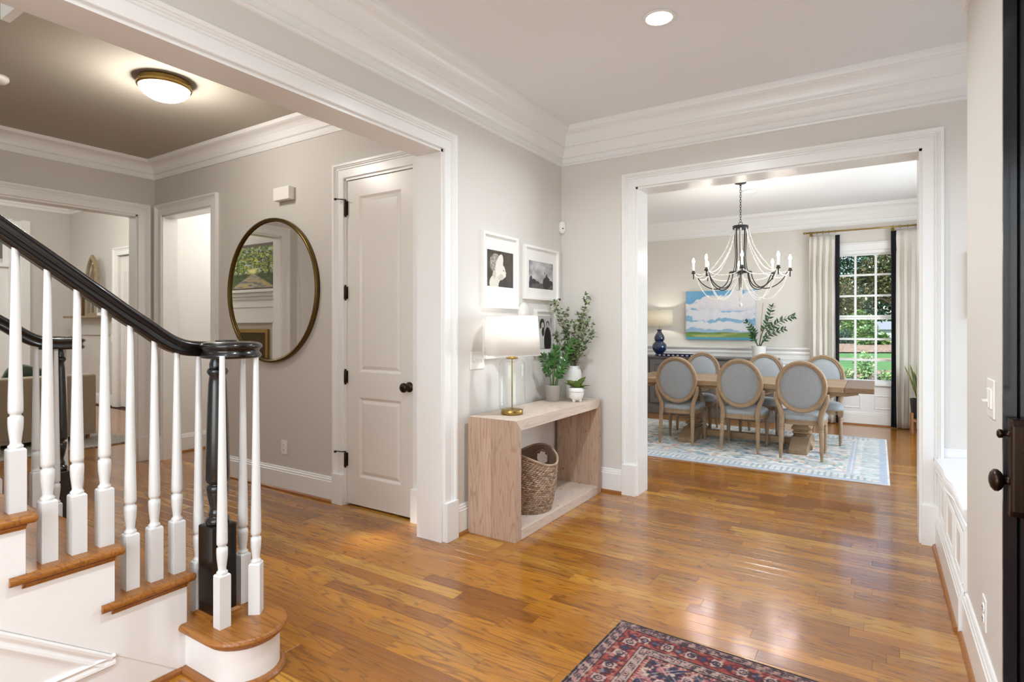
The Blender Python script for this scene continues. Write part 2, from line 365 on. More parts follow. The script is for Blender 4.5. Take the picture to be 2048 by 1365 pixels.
# ---- mouldings
def arc(c, r, a0, a1, n=5, ry=None): return [(c[0]+r*math.cos(math.radians(a0+(a1-a0)*k/n)), c[1]+(ry or r)*math.sin(math.radians(a0+(a1-a0)*k/n))) for k in range(n+1)]
CROWN = [(0,2.714),(.012,2.714),(.020,2.719),(.022,2.727),(.016,2.736),(.012,2.742),(.012,2.776),(.030,2.780),(.030,2.788),(.036,2.80),(.046,2.825),(.062,2.846),(.066,2.850),(.066,2.856),(.076,2.858),(.078,2.868)]+[(.078+.052*(1-math.cos(a)), 2.868+.09*math.sin(a)) for a in (.25,.5,.75,1.0,1.25,1.5)]+[(.134,2.965),(.142,2.968),(.148,2.982),(.150,2.995),(.150,3.012),(0,3.012)]
CROWNH = [(0,2.838),(.014,2.838),(.016,2.850),(.012,2.856),(.012,2.890),(.03,2.894),(.032,2.90)]+[(.034+.07*(1-math.cos(a)), 2.905+.07*math.sin(a)) for a in (.25,.6,.95,1.25,1.5)]+[(.112,2.978),(.124,2.984),(.13,2.998),(.13,3.012),(0,3.012)]
def mould(name, path, prof, m=M_TRIM, parent=None, N=(0,0,1), closed=False, z=0, **k):
    mb = MB(); mb.sweep([(p[0], p[1], p[2] if len(p) > 2 else z) for p in path], N, prof, closed); return struct(name, mb, m, parent, **k)
# side of sweep = cross(t,N): right-hand side of the path direction seen from above
mould('trim_crown_foyer', [(W1, -1.6), (W1, W2), (.85, W2), (.85, 3.18), (.33, 3.18), (.33, -1.6)], CROWN)
mould('trim_crown_hall', [(HX, .3), (HX, HY), (W1-DW, HY), (W1-DW, 1.15)], CROWNH)
mould('trim_crown_dining', [(-3.96, 4.6), (-3.96, 9.2), (1.2, 9.2), (1.2, 4.6)], [(a, b+(.03 if b < 2.9 else 0)) for a, b in CROWN])
mould('trim_crown_living', [(-12.55, .9), (-12.55, 4.52), (HX-.2, 4.52)], [(a, b*1.0+.57) for a, b in CROWNH]+[], M_TRIM)
BASE = [(0,.19),(.007,.19),(.011,.184),(.011,.176),(.016,.170),(.016,.158),(.020,.154),(.020,0),(0,0)]
SHOE = [(.020,0),(.020,.020),(.026,.020),(.033,.014),(.036,.006),(.036,0)]
def baseboard(name, paths, prof=BASE):
    mb = MB(); ms = MB()
    for p in paths:
        pp = [(a, b, 0) for a, b in p]; mb.sweep(pp, (0,0,1), prof); ms.sweep(pp, (0,0,1), SHOE)
    o = struct(name, mb, M_TRIM); obj('shoe_molding', ms, M_OAKT, o); return o
baseboard('baseboard_left', [[(W1, 2.892), (W1, W2), (-1.726, W2)]])
baseboard('baseboard_right', [[(.33, 3.16), (.33, 2.357)]])
baseboard('baseboard_hall', [[(-5.07, HY), (-3.505, HY)], [(HX, .5), (HX, .3), (-3.95, .3)]])
baseboard('baseboard_passage', [[(-6.31, HY+.14), (-6.31, 5.2), (-5.0, 5.2)]])
baseboard('baseboard_living', [[(-12.55, 1), (-12.55, 4.52), (-10.82, 4.52)]])
CAS = [(0,0),(0,.013),(.003,.017),(.058,.017),(.060,.012),(.063,.012),(.065,.017),(.068,.020),(.072,.020),(.074,.015),(.077,.015),(.080,.021),(.083,.024),(.087,.024),(.089,.030),(.093,.033),(.108,.033),(.108,0)]
def casing(name, path, N, plinths=(), jamb=None, m=M_TRIM, sc_=1.0):
    """path runs so that cross(t,N) points away from the opening; plinths: boxes; jamb: boxes of the lining"""
    mb = MB(); mb.sweep(path, N, [(a*sc_, b) for a, b in CAS]); o = struct(name, mb, m)
    for b in plinths: obj('plinth_block', MB().box(*b), m, o, bevel=.002)
    if jamb:
        jm = MB()
        for b in jamb: jm.box(*b)
        obj('jamb_lining', jm, m, o)
    return o
# foyer -> stair hall opening (edge of casing steps back 12 mm from the lining)
casing('trim_opening_hall', [(W1, 2.787, .2), (W1, 2.787, OW), (W1, -1.6, OW)], (1,0,0), [(W1, 2.783, 0, W1+.038, 2.900, .245)],
       [(W1-DW-.002, 2.770, 0, W1-.001, 2.795, OW), (W1-DW-.002, -1.6, OW-.017, W1-.001, 2.795, OW+.01)])
casing('trim_opening_dining', [(-1.621, W2, .2), (-1.621, W2, OW), (.233, W2, OW), (.233, W2, .2)][::-1], (0,-1,0),
       [(-1.730, W2-.038, 0, -1.615, W2, .245), (.228, W2-.038, 0, .342, W2, .245)],
       [(-1.632, W2-.001, 0, -1.606, 4.602, OW), (.218, W2-.001, 0, .243, 4.602, OW), (-1.632, W2-.001, OW-.015, .243, 4.602, OW+.01)])
casing('trim_opening_living', [(HX, 2.811, .2), (HX, 2.811, 2.463), (HX, 1.47, 2.463), (HX, 1.47, .2)], (1,0,0), [(HX, 2.806, 0, HX+.036, 2.925, .24), (HX, 1.355, 0, HX+.036, 1.476, .24)],
       [(HX-.142, 2.795, 0, HX, 2.82, 2.463), (HX-.142, 1.46, 0, HX, 1.482, 2.463), (HX-.142, 1.46, 2.447, HX, 2.82, 2.47)])
casing('trim_opening_study', [(HX, 1.14, 0), (HX, 1.14, 2.463), (HX, .4, 2.463)], (1,0,0), [], [(HX-.06, .4, 0, HX-.04, 1.14, 2.463)])
casing('trim_doorway_passage', [(-6.08, HY, .2), (-6.08, HY, 2.465), (-5.19, HY, 2.465), (-5.19, HY, .2)][::-1], (0,-1,0), [(-6.19, HY-.036, 0, -6.075, HY, .24), (-5.195, HY-.036, 0, -5.078, HY, .24)],
       [(-6.092, HY-.001, 0, -6.07, HY+.142, 2.465), (-5.2, HY-.001, 0, -5.18, HY+.142, 2.465), (-6.092, HY-.001, 2.45, -5.18, HY+.142, 2.47)])
# ---- closet door in the hall
d1 = thing('door_1', None, None, kind='structure')
cas = MB(); cas.sweep([(-3.397, HY, .2), (-3.397, HY, 2.467), (-2.701, HY, 2.467), (-2.701, HY, .2)][::-1], (0,-1,0), CAS)
obj('door_casing', cas, M_TRIM, d1)
obj('plinth_block', MB().box(-3.508, HY-.036, 0, -3.392, HY, .23), M_TRIM, d1, bevel=.002); obj('plinth_block', MB().box(-2.706, HY-.036, 0, -2.592, HY, .23), M_TRIM, d1, bevel=.002)
obj('door_frame', MB().box(-3.41, HY-.001, 0, -3.388, HY+.14, 2.46).box(-2.712, HY-.001, 0, -2.69, HY+.14, 2.46).box(-3.41, HY-.001, 2.45, -2.69, HY+.14, 2.475), M_TRIM, d1)
def panel_slab(x0, x1, z0, z1, pans, y, th=.035, m=M_DOOR, face=-1):
    """slab in xz with raised fields sunk into a moulded recess; pans: list (x0,x1,z0,z1)"""
    mb = MB(); xs = sorted({x0, x1, *[p[0] for p in pans], *[p[1] for p in pans]}); zs = sorted({z0, z1, *[p[2] for p in pans], *[p[3] for p in pans]})
    for i in range(len(xs)-1):
        for j in range(len(zs)-1):
            cx = (xs[i]+xs[i+1])/2; cz = (zs[j]+zs[j+1])/2
            if any(p[0] < cx < p[1] and p[2] < cz < p[3] for p in pans): continue
            mb.add([(xs[i], y, zs[j]), (xs[i+1], y, zs[j]), (xs[i+1], y, zs[j+1]), (xs[i], y, zs[j+1])], [(0,1,2,3)])
    def ringq(a, b):
        for k in range(4): mb.add([a[k], a[(k+1)%4], b[(k+1)%4], b[k]], [(0,1,2,3)])
    for a, b, c, d in pans:
        R = lambda e, dy: [(a+e, y-face*dy, c+e), (b-e, y-face*dy, c+e), (b-e, y-face*dy, d-e), (a+e, y-face*dy, d-e)]
        rs = [R(0, 0), R(.006, .003), R(.016, .010), R(.022, .011), R(.045, .003), R(.047, .003)]
        for q in range(5): ringq(rs[q], rs[q+1])
        mb.add(rs[-1], [(0,1,2,3)])
    mb.box(x0, y-face*.014, z0, x1, y-face*th, z1); 
    for b in ((x0, x0), (x1, x1)): mb.add([(b[0], y, z0), (b[0], y-face*.014, z0), (b[0], y-face*.014, z1), (b[0], y, z1)], [(0,1,2,3)])
    mb.add([(x0, y, z0), (x1, y, z0), (x1, y-face*.014, z0), (x0, y-face*.014, z0)], [(0,1,2,3)]); mb.add([(x0, y, z1), (x1, y, z1), (x1, y-face*.014, z1), (x0, y-face*.014, z1)], [(0,1,2,3)])
    return mb
obj('door_slab', panel_slab(-3.386, -2.714, .014, 2.446, [(-3.257, -2.833, .225, .82), (-3.257, -2.833, 1.01, 2.32)], HY+.012), M_DOOR, d1, fix=False)
for z0, z1 in ((2.189, 2.295), (1.558, 1.649), (.923, 1.014), (.295, .393)):
    obj('hinge', MB().lathe([(.009, z0), (.011, z0+.004), (.011, z1-.004), (.009, z1)], 10, (-3.388, HY-.004, 0)).lathe([(.005, z1), (.009, z1+.006), (.003, z1+.014)], 8, (-3.388, HY-.004, 0)).lathe([(.003, z0-.014), (.009, z0-.006), (.005, z0)], 8, (-3.388, HY-.004, 0)).box(-3.400, HY+.002, z0, -3.376, HY+.012, z1), M_BRONZE, d1)
for z0, up in ((2.306, 1), (.405, -1)):
    obj('hinge_stop', MB().tube([(-3.388, HY-.006, z0), (-3.40, HY-.030, z0), (-3.44, HY-.052, z0+.004)], .004, 6).lathe([(.010, 0), (.010, .014)], 8, (-3.443, HY-.054, z0-.006)).tube([(-3.388, HY-.006, z0), (-3.36, HY-.035, z0-.01)], .004, 6), M_BRONZE, d1)
k = MB(); Mk = Matrix.Translation((-2.755, HY+.012, .925)) @ Matrix.Rotation(math.radians(90), 4, 'X')
k.lathe([(.036, 0), (.036, .005), (.030, .010), (.012, .013), (.010, .03), (.014, .036), (.028, .045), (.034, .056), (.033, .066), (.024, .074), (.008, .078)], 20, M=Mk)
obj('knob', k, M_BRONZE, d1)
# ---- front door (dark, closed) at the right edge
d2 = thing('door_2', None, None, kind='structure')
fm = MB(); DC = [(0,0),(0,.015),(.030,.017),(.033,.012),(.040,.012),(.043,.020),(.052,.020),(.055,.014),(.062,.014),(.066,.024),(.076,.026),(.080,.020),(.086,.022),(.090,.030),(.105,.030),(.105,0)]
fm.sweep([(.33, 1.12, 0), (.33, 1.12, 2.5), (.33, 2.250, 2.5), (.33, 2.250, 0)][::-1], (-1,0,0), [(a, b-.004) for a, b in DC]); obj('door_casing', fm, M_FDOOR, d2)
obj('door_frame', MB().box(.33, 2.19, 0, .5, 2.31, 2.5).box(.33, 1.09, 0, .5, 1.15, 2.5).box(.33, 1.09, 2.47, .5, 2.31, 2.56), M_FDOOR, d2)
sl = panel_slab(1.155, 2.187, .02, 2.465, [(1.29, 2.02, .25, .95), (1.29, 2.02, 1.12, 2.3)], 0, .045)
sl.v = [(.338+p[1], p[0], p[2]) for p in sl.v]; obj('door_slab', sl, M_FDOOR, d2)
pl = MB(); pl.loft([[(xx, 2.118+a*s, b) for a, b in [(-.030,.835),(-.022,.817),(.022,.817),(.030,.835),(.030,1.07),(.022,1.09),(-.022,1.09),(-.030,1.07)]] for xx, s in ((.338, 1), (.318, 1), (.312, .85))], smooth=False)
pl.v = [(p[0], p[1], p[2]) for p in pl.v]; obj('handle_plate', pl, M_BRONZE, d2, bevel=.003, seg=3)
Mk = Matrix.Translation((.316, 2.118, .912)) @ Matrix.Rotation(math.radians(-90), 4, 'Y')
obj('door_knob', MB().lathe([(.018, 0), (.012, .004), (.010, .012), (.014, .015), (.024, .020), (.031, .028), (.031, .036), (.022, .044), (.008, .048)], 20, sx=1.0, sy=1.15, M=Mk), M_BRONZE, d2)
Mk = Matrix.Translation((.316, 2.118, 1.045)) @ Matrix.Rotation(math.radians(-90), 4, 'Y')
obj('deadbolt_turn', MB().lathe([(.011, 0), (.007, .005), (.006, .014), (.012, .018), (.013, .026), (.007, .030)], 14, M=Mk), M_BRONZE, d2)
# ---- alcove with window seat
ws = thing('window_seat', 'white panelled window seat built into the alcove beside the dining opening', 'bench')
obj('seat_face', MB().box(.318, 3.18, .02, .34, W2-.04, .455), M_TRIM, ws)
obj('seat_frame', MB().box(.34, 3.185, .0, .845, W2-.002, .455), M_TRIM, ws)
bb = MB(); bb.sweep([(.318, W2-.04, 0), (.318, 3.165, 0)], (0,0,1), BASE); obj('seat_baseboard', bb, M_TRIM, ws)
sh = MB(); sh.sweep([(.318, W2-.04, 0), (.318, 3.19, 0)], (0,0,1), SHOE); obj('shoe_molding', sh, M_OAKT, ws)
for a, b in ((3.95, 4.22), (3.55, 3.86), (3.22, 3.46)):
    fr = MB(); fr.sweep([(.318, a, .235), (.318, b, .235), (.318, b, .415), (.318, a, .415)], (-1,0,0), [(0,0),(0,.004),(-.012,.010),(-.022,.003),(-.022,0)], closed=True); obj('panel_molding', fr, M_TRIM, ws)
cu = thing('seat_cushion', 'white cushion with a piped edge lying on the window seat', 'cushion')
cush = MB(); ys = [3.19+(4.355-3.19)*k/40 for k in range(41)]; rings = []
for yy in ys:
    wv = .036*(4.355-yy)/1.16+.004*math.sin(yy*11)+.002*math.sin(yy*19+1)
    rings.append([(.84, yy, .458), (.33, yy, .458), (.305+wv, yy, .468), (.293+wv, yy, .49), (.290+wv, yy, .512), (.297+wv*.5, yy, .532), (.325, yy, .546), (.45, yy, .556), (.6, yy, .556), (.84, yy, .548)])
cush.loft(rings); obj('cushion_body', cush, mat('white_cotton', 'F1F1F2', .85, sheen=.3), cu)
obj('piping', MB().tube([(.303+.036*(4.355-q)/1.16+.004*math.sin(q*11)+.002*math.sin(q*19+1)-.004, q, .54) for q in ys], .006, 8).tube([(.303+.036*(4.355-q)/1.16+.004*math.sin(q*11)+.002*math.sin(q*19+1)-.002, q, .470) for q in ys], .006, 8), mat('white_cotton'), cu)
struct('trim_alcove_base', MB().box(.33, W2-.014, .545, .85, W2, .60).box(.33, W2-.018, .598, .85, W2, .606), M_TRIM)
tag(obj('wall_canvas', MB().box(.456, W2-.03, 1.40, .80, W2-.001, 1.80), mat('canvas_side', 'B9B3A8', .8), bevel=.002), 'pale edge of a canvas hung on the alcove wall above the window seat', 'picture')
def window(name, axis, a0, a1, z0, z1, c, cols, rows, sgn, depth=.05, mid=True, glassm=None, casew=.09):
    """double-hung window in a wall; a along the wall, c its inner plane, sgn the outward sign"""
    o = thing(name, None, None, kind='structure')
    def B(mb, a, b, zz0, zz1, d0, d1):
        d0, d1 = c+sgn*d0, c+sgn*d1
        return mb.box(a, d0, zz0, b, d1, zz1) if axis == 'x' else mb.box(d0, a, zz0, d1, b, zz1)
    fr = MB(); f = .045
    B(fr, a0-f, a0, z0, z1, 0, .15); B(fr, a1, a1+f, z0, z1, 0, .15); B(fr, a0-f, a1+f, z1, z1+f, 0, .15); B(fr, a0-f, a1+f, z0-f, z0, 0, .15); obj('window_frame', fr, M_TRIM, o)
    cs = MB(); B(cs, a0-f-casew, a0-f, z0-.12, z1+casew+f, -.022, 0); B(cs, a1+f, a1+f+casew, z0-.12, z1+casew+f, -.022, 0); B(cs, a0-f-casew, a1+f+casew, z1+f, z1+f+casew, -.026, 0); B(cs, a0-f-casew-.02, a1+f+casew+.02, z1+f+casew, z1+f+casew+.02, -.034, 0)
    obj('window_casing', cs, M_TRIM, o, bevel=.003)
    si = MB(); B(si, a0-.12, a1+.12, z0-.055, z0-.025, -.045, .06); obj('window_sill', si, M_TRIM, o, bevel=.004)
    zm = (z0+z1)/2; sets = [(z0, zm-.012, .045), (zm+.012, z1, .075)] if mid else [(z0, z1, .05)]
    g = .028; gw = (a1-a0)/cols
    for q, (s0, s1, dd) in enumerate(sets):
        sa = MB(); B(sa, a0, a1, s0-.010, s0+.018, dd, dd+.03); B(sa, a0, a1, s1-.018, s1+.010, dd, dd+.03); B(sa, a0, a0+.02, s0, s1, dd, dd+.03); B(sa, a1-.02, a1, s0, s1, dd, dd+.03)
        so = obj('window_sash', sa, M_TRIM, o)
        r = rows//len(sets); hh = (s1-s0)/r
        for k in range(1, cols): m_ = MB(); B(m_, a0+gw*k-g/2, a0+gw*k+g/2, s0, s1, dd+.004, dd+.026); obj('muntin', m_, M_TRIM, so)
        for k in range(1, r): m_ = MB(); B(m_, a0, a1, s0+hh*k-g/2, s0+hh*k+g/2, dd+.005, dd+.025); obj('muntin', m_, M_TRIM, so)
        for i in range(cols):
            for j in range(r): m_ = MB(); B(m_, a0+gw*i+.003, a0+gw*(i+1)-.003, s0+hh*j+.003, s0+hh*(j+1)-.003, dd+.013, dd+.017); obj('pane', m_, glassm, so)
    return o
def glassmat(name, tint=(1,1,1), fac=1.0, base=.04):
    m = mat(name, 'FFFFFF', .02); t = NT(m); tr = t.n('BsdfTransparent'); tr.inputs[0].default_value = (*tint, 1); gl = t.n('BsdfGlossy'); gl.inputs['Roughness'].default_value = .02
    lw = t.n('LayerWeight'); lw.inputs[0].default_value = .5; mx = t.n('MixShader'); t.l(t.math('ADD', t.math('MULTIPLY', t.math('POWER', lw.outputs['Facing'], 5.0), fac*.75), base), mx.inputs[0]); t.l(tr.outputs[0], mx.inputs[1]); t.l(gl.outputs[0], mx.inputs[2])
    t.l(mx.outputs[0], t.t.nodes['Material Output'].inputs[0]); return m
M_PANE = glassmat('window_glass', (.98,.99,.99), .5, .004); 
window('window_1', 'x', -.50, .22, .60, 2.345, 9.2, 3, 6, 1, glassm=M_PANE)
window('window_2', 'y', 3.27, 4.29, .64, 2.46, .85, 3, 4, 1, glassm=M_PANE)
window('added_window_front', 'x', -2.18, -.02, .47, 2.60, -1.6, 4, 4, -1, glassm=M_PANE)  # unseen, added to go with the front fill panel
window('added_window_dining', 'y', 5.75, 8.05, .62, 2.35, 1.2, 6, 4, 1, glassm=M_PANE)  # added in the unseen dining side wall for its fill panel
# living-room door and built-in at the far wall
d3 = thing('door_3', None, None, kind='structure')
cs = MB(); cs.sweep([(-10.69, 4.52, .0), (-10.69, 4.52, 2.53), (-9.9, 4.52, 2.53), (-9.9, 4.52, 0)][::-1], (0,-1,0), [(a*1.15, b) for a, b in CAS]); obj('door_casing', cs, M_TRIM, d3)
sb_ = MB().box(-10.68, 4.56, .01, -9.91, 4.60, 2.52).box(-10.69, 4.52, 0, -10.67, 4.66, 2.53)
obj('door_slab', sb_, M_DOOR, d3)
for k in range(9): obj('bead_board', MB().box(-10.60+k*.068, 4.552, .30, -10.60+k*.068+.060, 4.562, 2.25), M_DOOR, d3)
bi = struct('trim_living_builtin', MB().box(-12.55, 3.80, 0, -12.51, 3.92, 3.19).box(-12.55, 3.66, 0, -12.53, 3.80, 3.17).box(-12.55, 3.62, 0, -12.50, 3.67, 3.19).box(-12.55, 3.0, 2.36, -12.47, 3.62, 2.42).box(-12.55, 3.0, 0, -12.535, 3.62, 2.36), M_TRIM)
obj('builtin_glass', MB().box(-12.55, 3.0, 2.5, -12.54, 3.55, 3.1), mat('dim_glass', '6F7468', .1), bi)
obj('muntin', MB().box(-12.54, 3.0, 2.79, -12.525, 3.62, 2.82).box(-12.54, 3.55, 2.42, -12.525, 3.62, 3.15), M_TRIM, bi)
# dining wainscot
wn = struct('trim_wainscot_dining', MB().box(-3.96, 9.185, 0, 1.2, 9.2, .52).box(-3.96, 9.188, .52, -.64, 9.2, .86).box(.36, 9.188, .52, 1.2, 9.2, .86), M_TRIM)
for a, b in ((-3.96, -.63), (.36, 1.2)):
    r = MB(); r.sweep([(a, 9.19, 0), (b, 9.19, 0)], (0,0,1), [(0,.86),(.010,.86),(.012,.875),(.010,.885),(.010,.93),(.018,.94),(.022,.96),(.016,.972),(.016,.985),(.035,1.005),(.045,1.02),(.045,1.04),(0,1.045)]); obj('chair_rail', r, M_TRIM, wn)
r = MB(); r.sweep([(-3.96, 9.19, 0), (1.2, 9.19, 0)], (0,0,1), [(0,.175),(.010,.175),(.014,.165),(.014,.15),(.018,.145),(.018,0),(0,0)]); obj('base_cap', r, M_TRIM, wn)
def pmold(p, c, N, par): 
    m_ = MB(); m_.sweep(c, N, [(0,0),(0,.003),(-.010,.009),(-.020,.003),(-.020,0)], closed=True); obj('panel_molding', m_, M_TRIM, par)
for a, b, z0, z1 in ((-.02, .56, .245, .395), (-.64, -.21, .245, .395), (-1.15, -.72, .245, .80), (-1.2, -1.8, .245, .8), (-1.9, -2.6, .245, .8), (-2.7, -3.4, .245, .8)):
    a, b = min(a, b), max(a, b); pmold(0, [(a, 9.186, z0), (a, 9.186, z1), (b, 9.186, z1), (b, 9.186, z0)], (0,-1,0), wn)
sh = MB(); sh.sweep([(-3.96, 9.183, 0), (1.2, 9.183, 0)], (0,0,1), SHOE); obj('shoe_molding', sh, M_OAKT, wn)
# thresholds of the closet, wall plates
def plate(name, label, cat, loc, rz, w_, h_, kind_, n=1):
    o = thing(name, label, cat, loc, rz); obj('plate', MB().cbox(0, -.003, 0, w_, .006, h_), M_PLAST, o, bevel=.0025)
    for i in range(n):
        dx = (i-(n-1)/2)*.046
        if kind_ == 'toggle': obj('toggle', MB().cbox(dx, -.007, 0, .012, .006, .026).cbox(dx, -.014, .006, .008, .014, .010), M_PLAST, o, bevel=.001)
        elif kind_ == 'rocker': obj('rocker', MB().cbox(dx, -.008, 0, .033, .006, .066), M_PLAST, o, bevel=.002)
        else:
            for dz in (.020, -.020):
                s_ = obj('socket', MB().lathe([(.017, 0), (.017, .004)], 16, (0, 0, 0), M=Matrix.Translation((dx, -.005, dz)) @ Matrix.Rotation(PI/2, 4, 'X')), M_PLAST, o)
                obj('socket_slot', MB().cbox(dx-.006, -.0095, dz+.002, .0022, .001, .008).cbox(dx+.006, -.0095, dz+.002, .0022, .001, .007).cbox(dx, -.0095, dz-.009, .004, .001, .004), M_SLOT, o)
    return o
plate('switch_plate', 'white triple toggle switch plate on the wall behind the glass lamp', 'light switch', (W1, 3.147, 1.118), PI/2, .165, .118, 'toggle', 3)
plate('outlet', 'white wall outlet low beneath the round mirror', 'outlet', (-4.125, HY, .352), 0, .072, .116, 'socket')
sw = plate('switch_plate', 'white double-height switch plate on the beige wall by the dark front door', 'light switch', (.33, 2.53, 1.104), -PI/2, .135, .13, 'rocker', 2)
obj('toggle', MB().cbox(-.02, -.014, -.01, .008, .022, .008), M_PLAST, sw)
plate('outlet', 'white wall outlet low on the beige wall near the front door', 'outlet', (.33, 2.672, .31), -PI/2, .075, .116, 'socket')
plate('switch_plate', 'small white switch on the living room wall beneath the shelf end', 'light switch', (-10.874, 4.52, 1.148), 0, .08, .125, 'toggle', 1)
o = thing('door_chime', 'white rectangular door chime box on the hall wall above the round mirror', 'doorbell', (-4.086, HY, 2.43))
obj('chime_cover', MB().cbox(0, -.037, 0, .20, .055, .105), M_PLAST, o, bevel=.004); obj('chime_base', MB().cbox(.012, -.005, -.004, .19, .01, .10), mat('grey_plastic', 'B5B0AA', .5), o)
o = thing('motion_sensor', 'small white oval motion sensor in the corner beside the dining opening', 'sensor', (-2.27, W2-.02, 2.195), math.radians(40))
obj('sensor_body', MB().lathe([(.0, -.055), (.018, -.052), (.028, -.035), (.031, 0), (.028, .035), (.018, .052), (0, .055)], 18, sy=.7), M_PLAST, o); obj('sensor_lens', MB().cbox(0, -.022, -.012, .012, .004, .008), M_SLOT, o)
# ================================================================ STAIRCASE
T = .188
st = thing('staircase', 'open staircase with oak treads, white balusters and black handrails in the foreground', 'staircase')
XN, XF = -2.29, -3.81; XM = (XN+XF)/2
NT_ = 9
ry = lambda n: 1.21-.2525*(n-2)
for sgn, X0, nm in ((1, XN, 'stringer'), (-1, XF, 'stringer')):
    poly = [(1.45, 0), (1.45, T-.03), (1.21, T-.03)]
    poly = [(1.28, .0), (1.28, T-.032)]
    for n in range(2, NT_+1): poly += [(ry(n), T*(n-1)-.032), (ry(n), T*n-.032)]
    poly += [(ry(NT_+1), T*NT_-.032), (ry(NT_+1), 0)]
    obj(nm, MB().extr(poly, 'x', X0, X0-sgn*.03), M_TRIM, st)
for n in range(2, NT_+1): obj('riser', MB().box(XF+.02, ry(n)-.02, T*(n-1)-.01, XN-.02, ry(n), T*n-.03), M_TRIM, st)
NOSE = [(0,0),(0,.004),(.006,.001),(.018,0)]
def halfround(th=.030): return [(0,-th)]+[(math.sin(a)*th*.5, -th/2-math.cos(a)*th/2) for a in [PI*k/8 for k in range(1, 8)]]+[(0,0)]
for n in range(2, NT_+1):
    z = T*n; y1 = ry(n)+.028; y0 = ry(n+1)
    t_ = MB().box(XF-.012, y0+.001, z-.030, XN+.012, y1-.012, z); tr = obj('tread', t_, M_OAKX, st)
    nb = MB(); nb.sweep([(XF-.012, y1-.012, z), (XN+.012, y1-.012, z)][::-1], (0,0,1), [(a+.0, b) for a, b in halfround()]); obj('nosing', nb, M_OAKX, tr)
    for sgn, X0 in ((1, XN), (-1, XF)):
        rb = MB(); pth = [(X0+sgn*.012, y1-.012+.0, z), (X0+sgn*.012, y0-.045, z)]
        if sgn < 0: pth = pth[::-1]
        rb.sweep(pth[::-1], (0,0,1), [(a, b) for a, b in halfround()])
        rb.lathe([(0.001, -.030), (.0085, -.0285), (.014, -.022), (.015, -.015), (.014, -.008), (.0085, -.0015), (.001, 0)], 12, (X0+sgn*.012, y1-.012, z))
        cv = MB(); p2 = [(X0, y1-.028, z-.030), (X0, y0-.01, z-.030)]
        if sgn < 0: p2 = p2[::-1]
        cv.sweep(p2[::-1], (0,0,1), [(0,0),(.018,0),(.016,-.004),(.010,-.008),(.007,-.013),(.006,-.017),(0,-.017)])
        obj('return_nosing', rb, M_OAKT if False else M_OAKX, tr); obj('cove_molding', cv, M_OAKX, tr)
# starting step with rounded ends
def bull(e, R_=.155):
    """outline of the starting step, grown by e"""
    r = R_+e; pts = []
    cx = -2.10; cy = 1.335
    pts += [(XN+.0, cy-r)] + [(cx+r*math.cos(a), cy+r*math.sin(a)) for a in [(-PI/2)+PI*k/18 for k in range(19)]]
    L = [(2*XM-x, y) for x, y in pts][::-1]
    return pts+L
def slab(e, z0, z1, e2=None):
    a = bull(e); b = bull(e if e2 is None else e2); return [[(x, y, z0) for x, y in a], [(x, y, z1) for x, y in b]]
ex = MB(); ex.loft([[(x, y, .0) for x, y in bull(-.026)], [(x, y, T-.03) for x, y in bull(-.026)]], smooth=False); b_ = obj('starting_step_riser', ex, M_TRIM, st)
b_.data.polygons.foreach_set('use_smooth', [len(p.vertices) == 4 for p in b_.data.polygons])
tb = MB(); tb.loft([[(x, y, T+zz) for x, y in bull(e)] for e, zz in ((-.014,-.030),(-.004,-.028),(.002,-.020),(.003,-.014),(0,-.006),(-.005,-.001),(-.010,0))], smooth=False); obj('starting_tread', tb, M_OAKX, st)
tb = MB(); tb.loft([[(x, y, zz) for x, y in bull(e)] for e, zz in ((-.004,0),(-.004,.008),(-.010,.018),(-.018,.022),(-.026,.022))], smooth=False); obj('shoe_molding', tb, M_OAKT, st)
tb = MB(); tb.loft([[(x, y, T-.03+zz) for x, y in bull(e)] for e, zz in ((-.026,-.016),(-.020,-.013),(-.012,-.003),(-.010,0))], smooth=False); obj('cove_molding', tb, M_OAKX, st)
# spandrel trim on the near stringer
m_ = MB(); m_.sweep([(XN, .10, .80), (XN, .952, .184)], (1,0,0), [(0,0),(0,.008),(.006,.013),(.014,.012),(.024,.005),(.034,.009),(.042,.011),(.048,.003),(.048,0)]); obj('rake_molding', m_, M_TRIM, st)
m_ = MB(); m_.sweep([(XN, .958, .146), (XN, .1, .146)], (1,0,0), [(0,0),(0,.004),(.006,.011),(.014,.010),(.024,.006),(.034,.012),(.040,.008),(.042,0)]); obj('base_molding', m_, M_TRIM, st)
m_ = MB(); m_.sweep([(XN, -.2, 0), (XN, 1.19, 0)], (0,0,1), [(0,0),(0,.022),(.006,.022),(.014,.014),(.016,0)]); m_.v = [(p[0], p[1], p[2]) for p in m_.v]
obj('shoe_molding', m_, M_OAKT, st)
sp_ = MB(); sp_.extr([(1.20, .003), (1.279, .003), (1.279, T-.032), (1.21, T-.032), (1.21, 2*T-.032), (.9575, 2*T-.032), (.9575, 3*T-.032), (.705, 3*T-.032), (.705, 4*T-.032), (.45, 4*T-.032), (.45, .552), (.952, .186)], 'x', XN-.001, XN+.003); obj('stringer_face', sp_, M_TRIM, st)
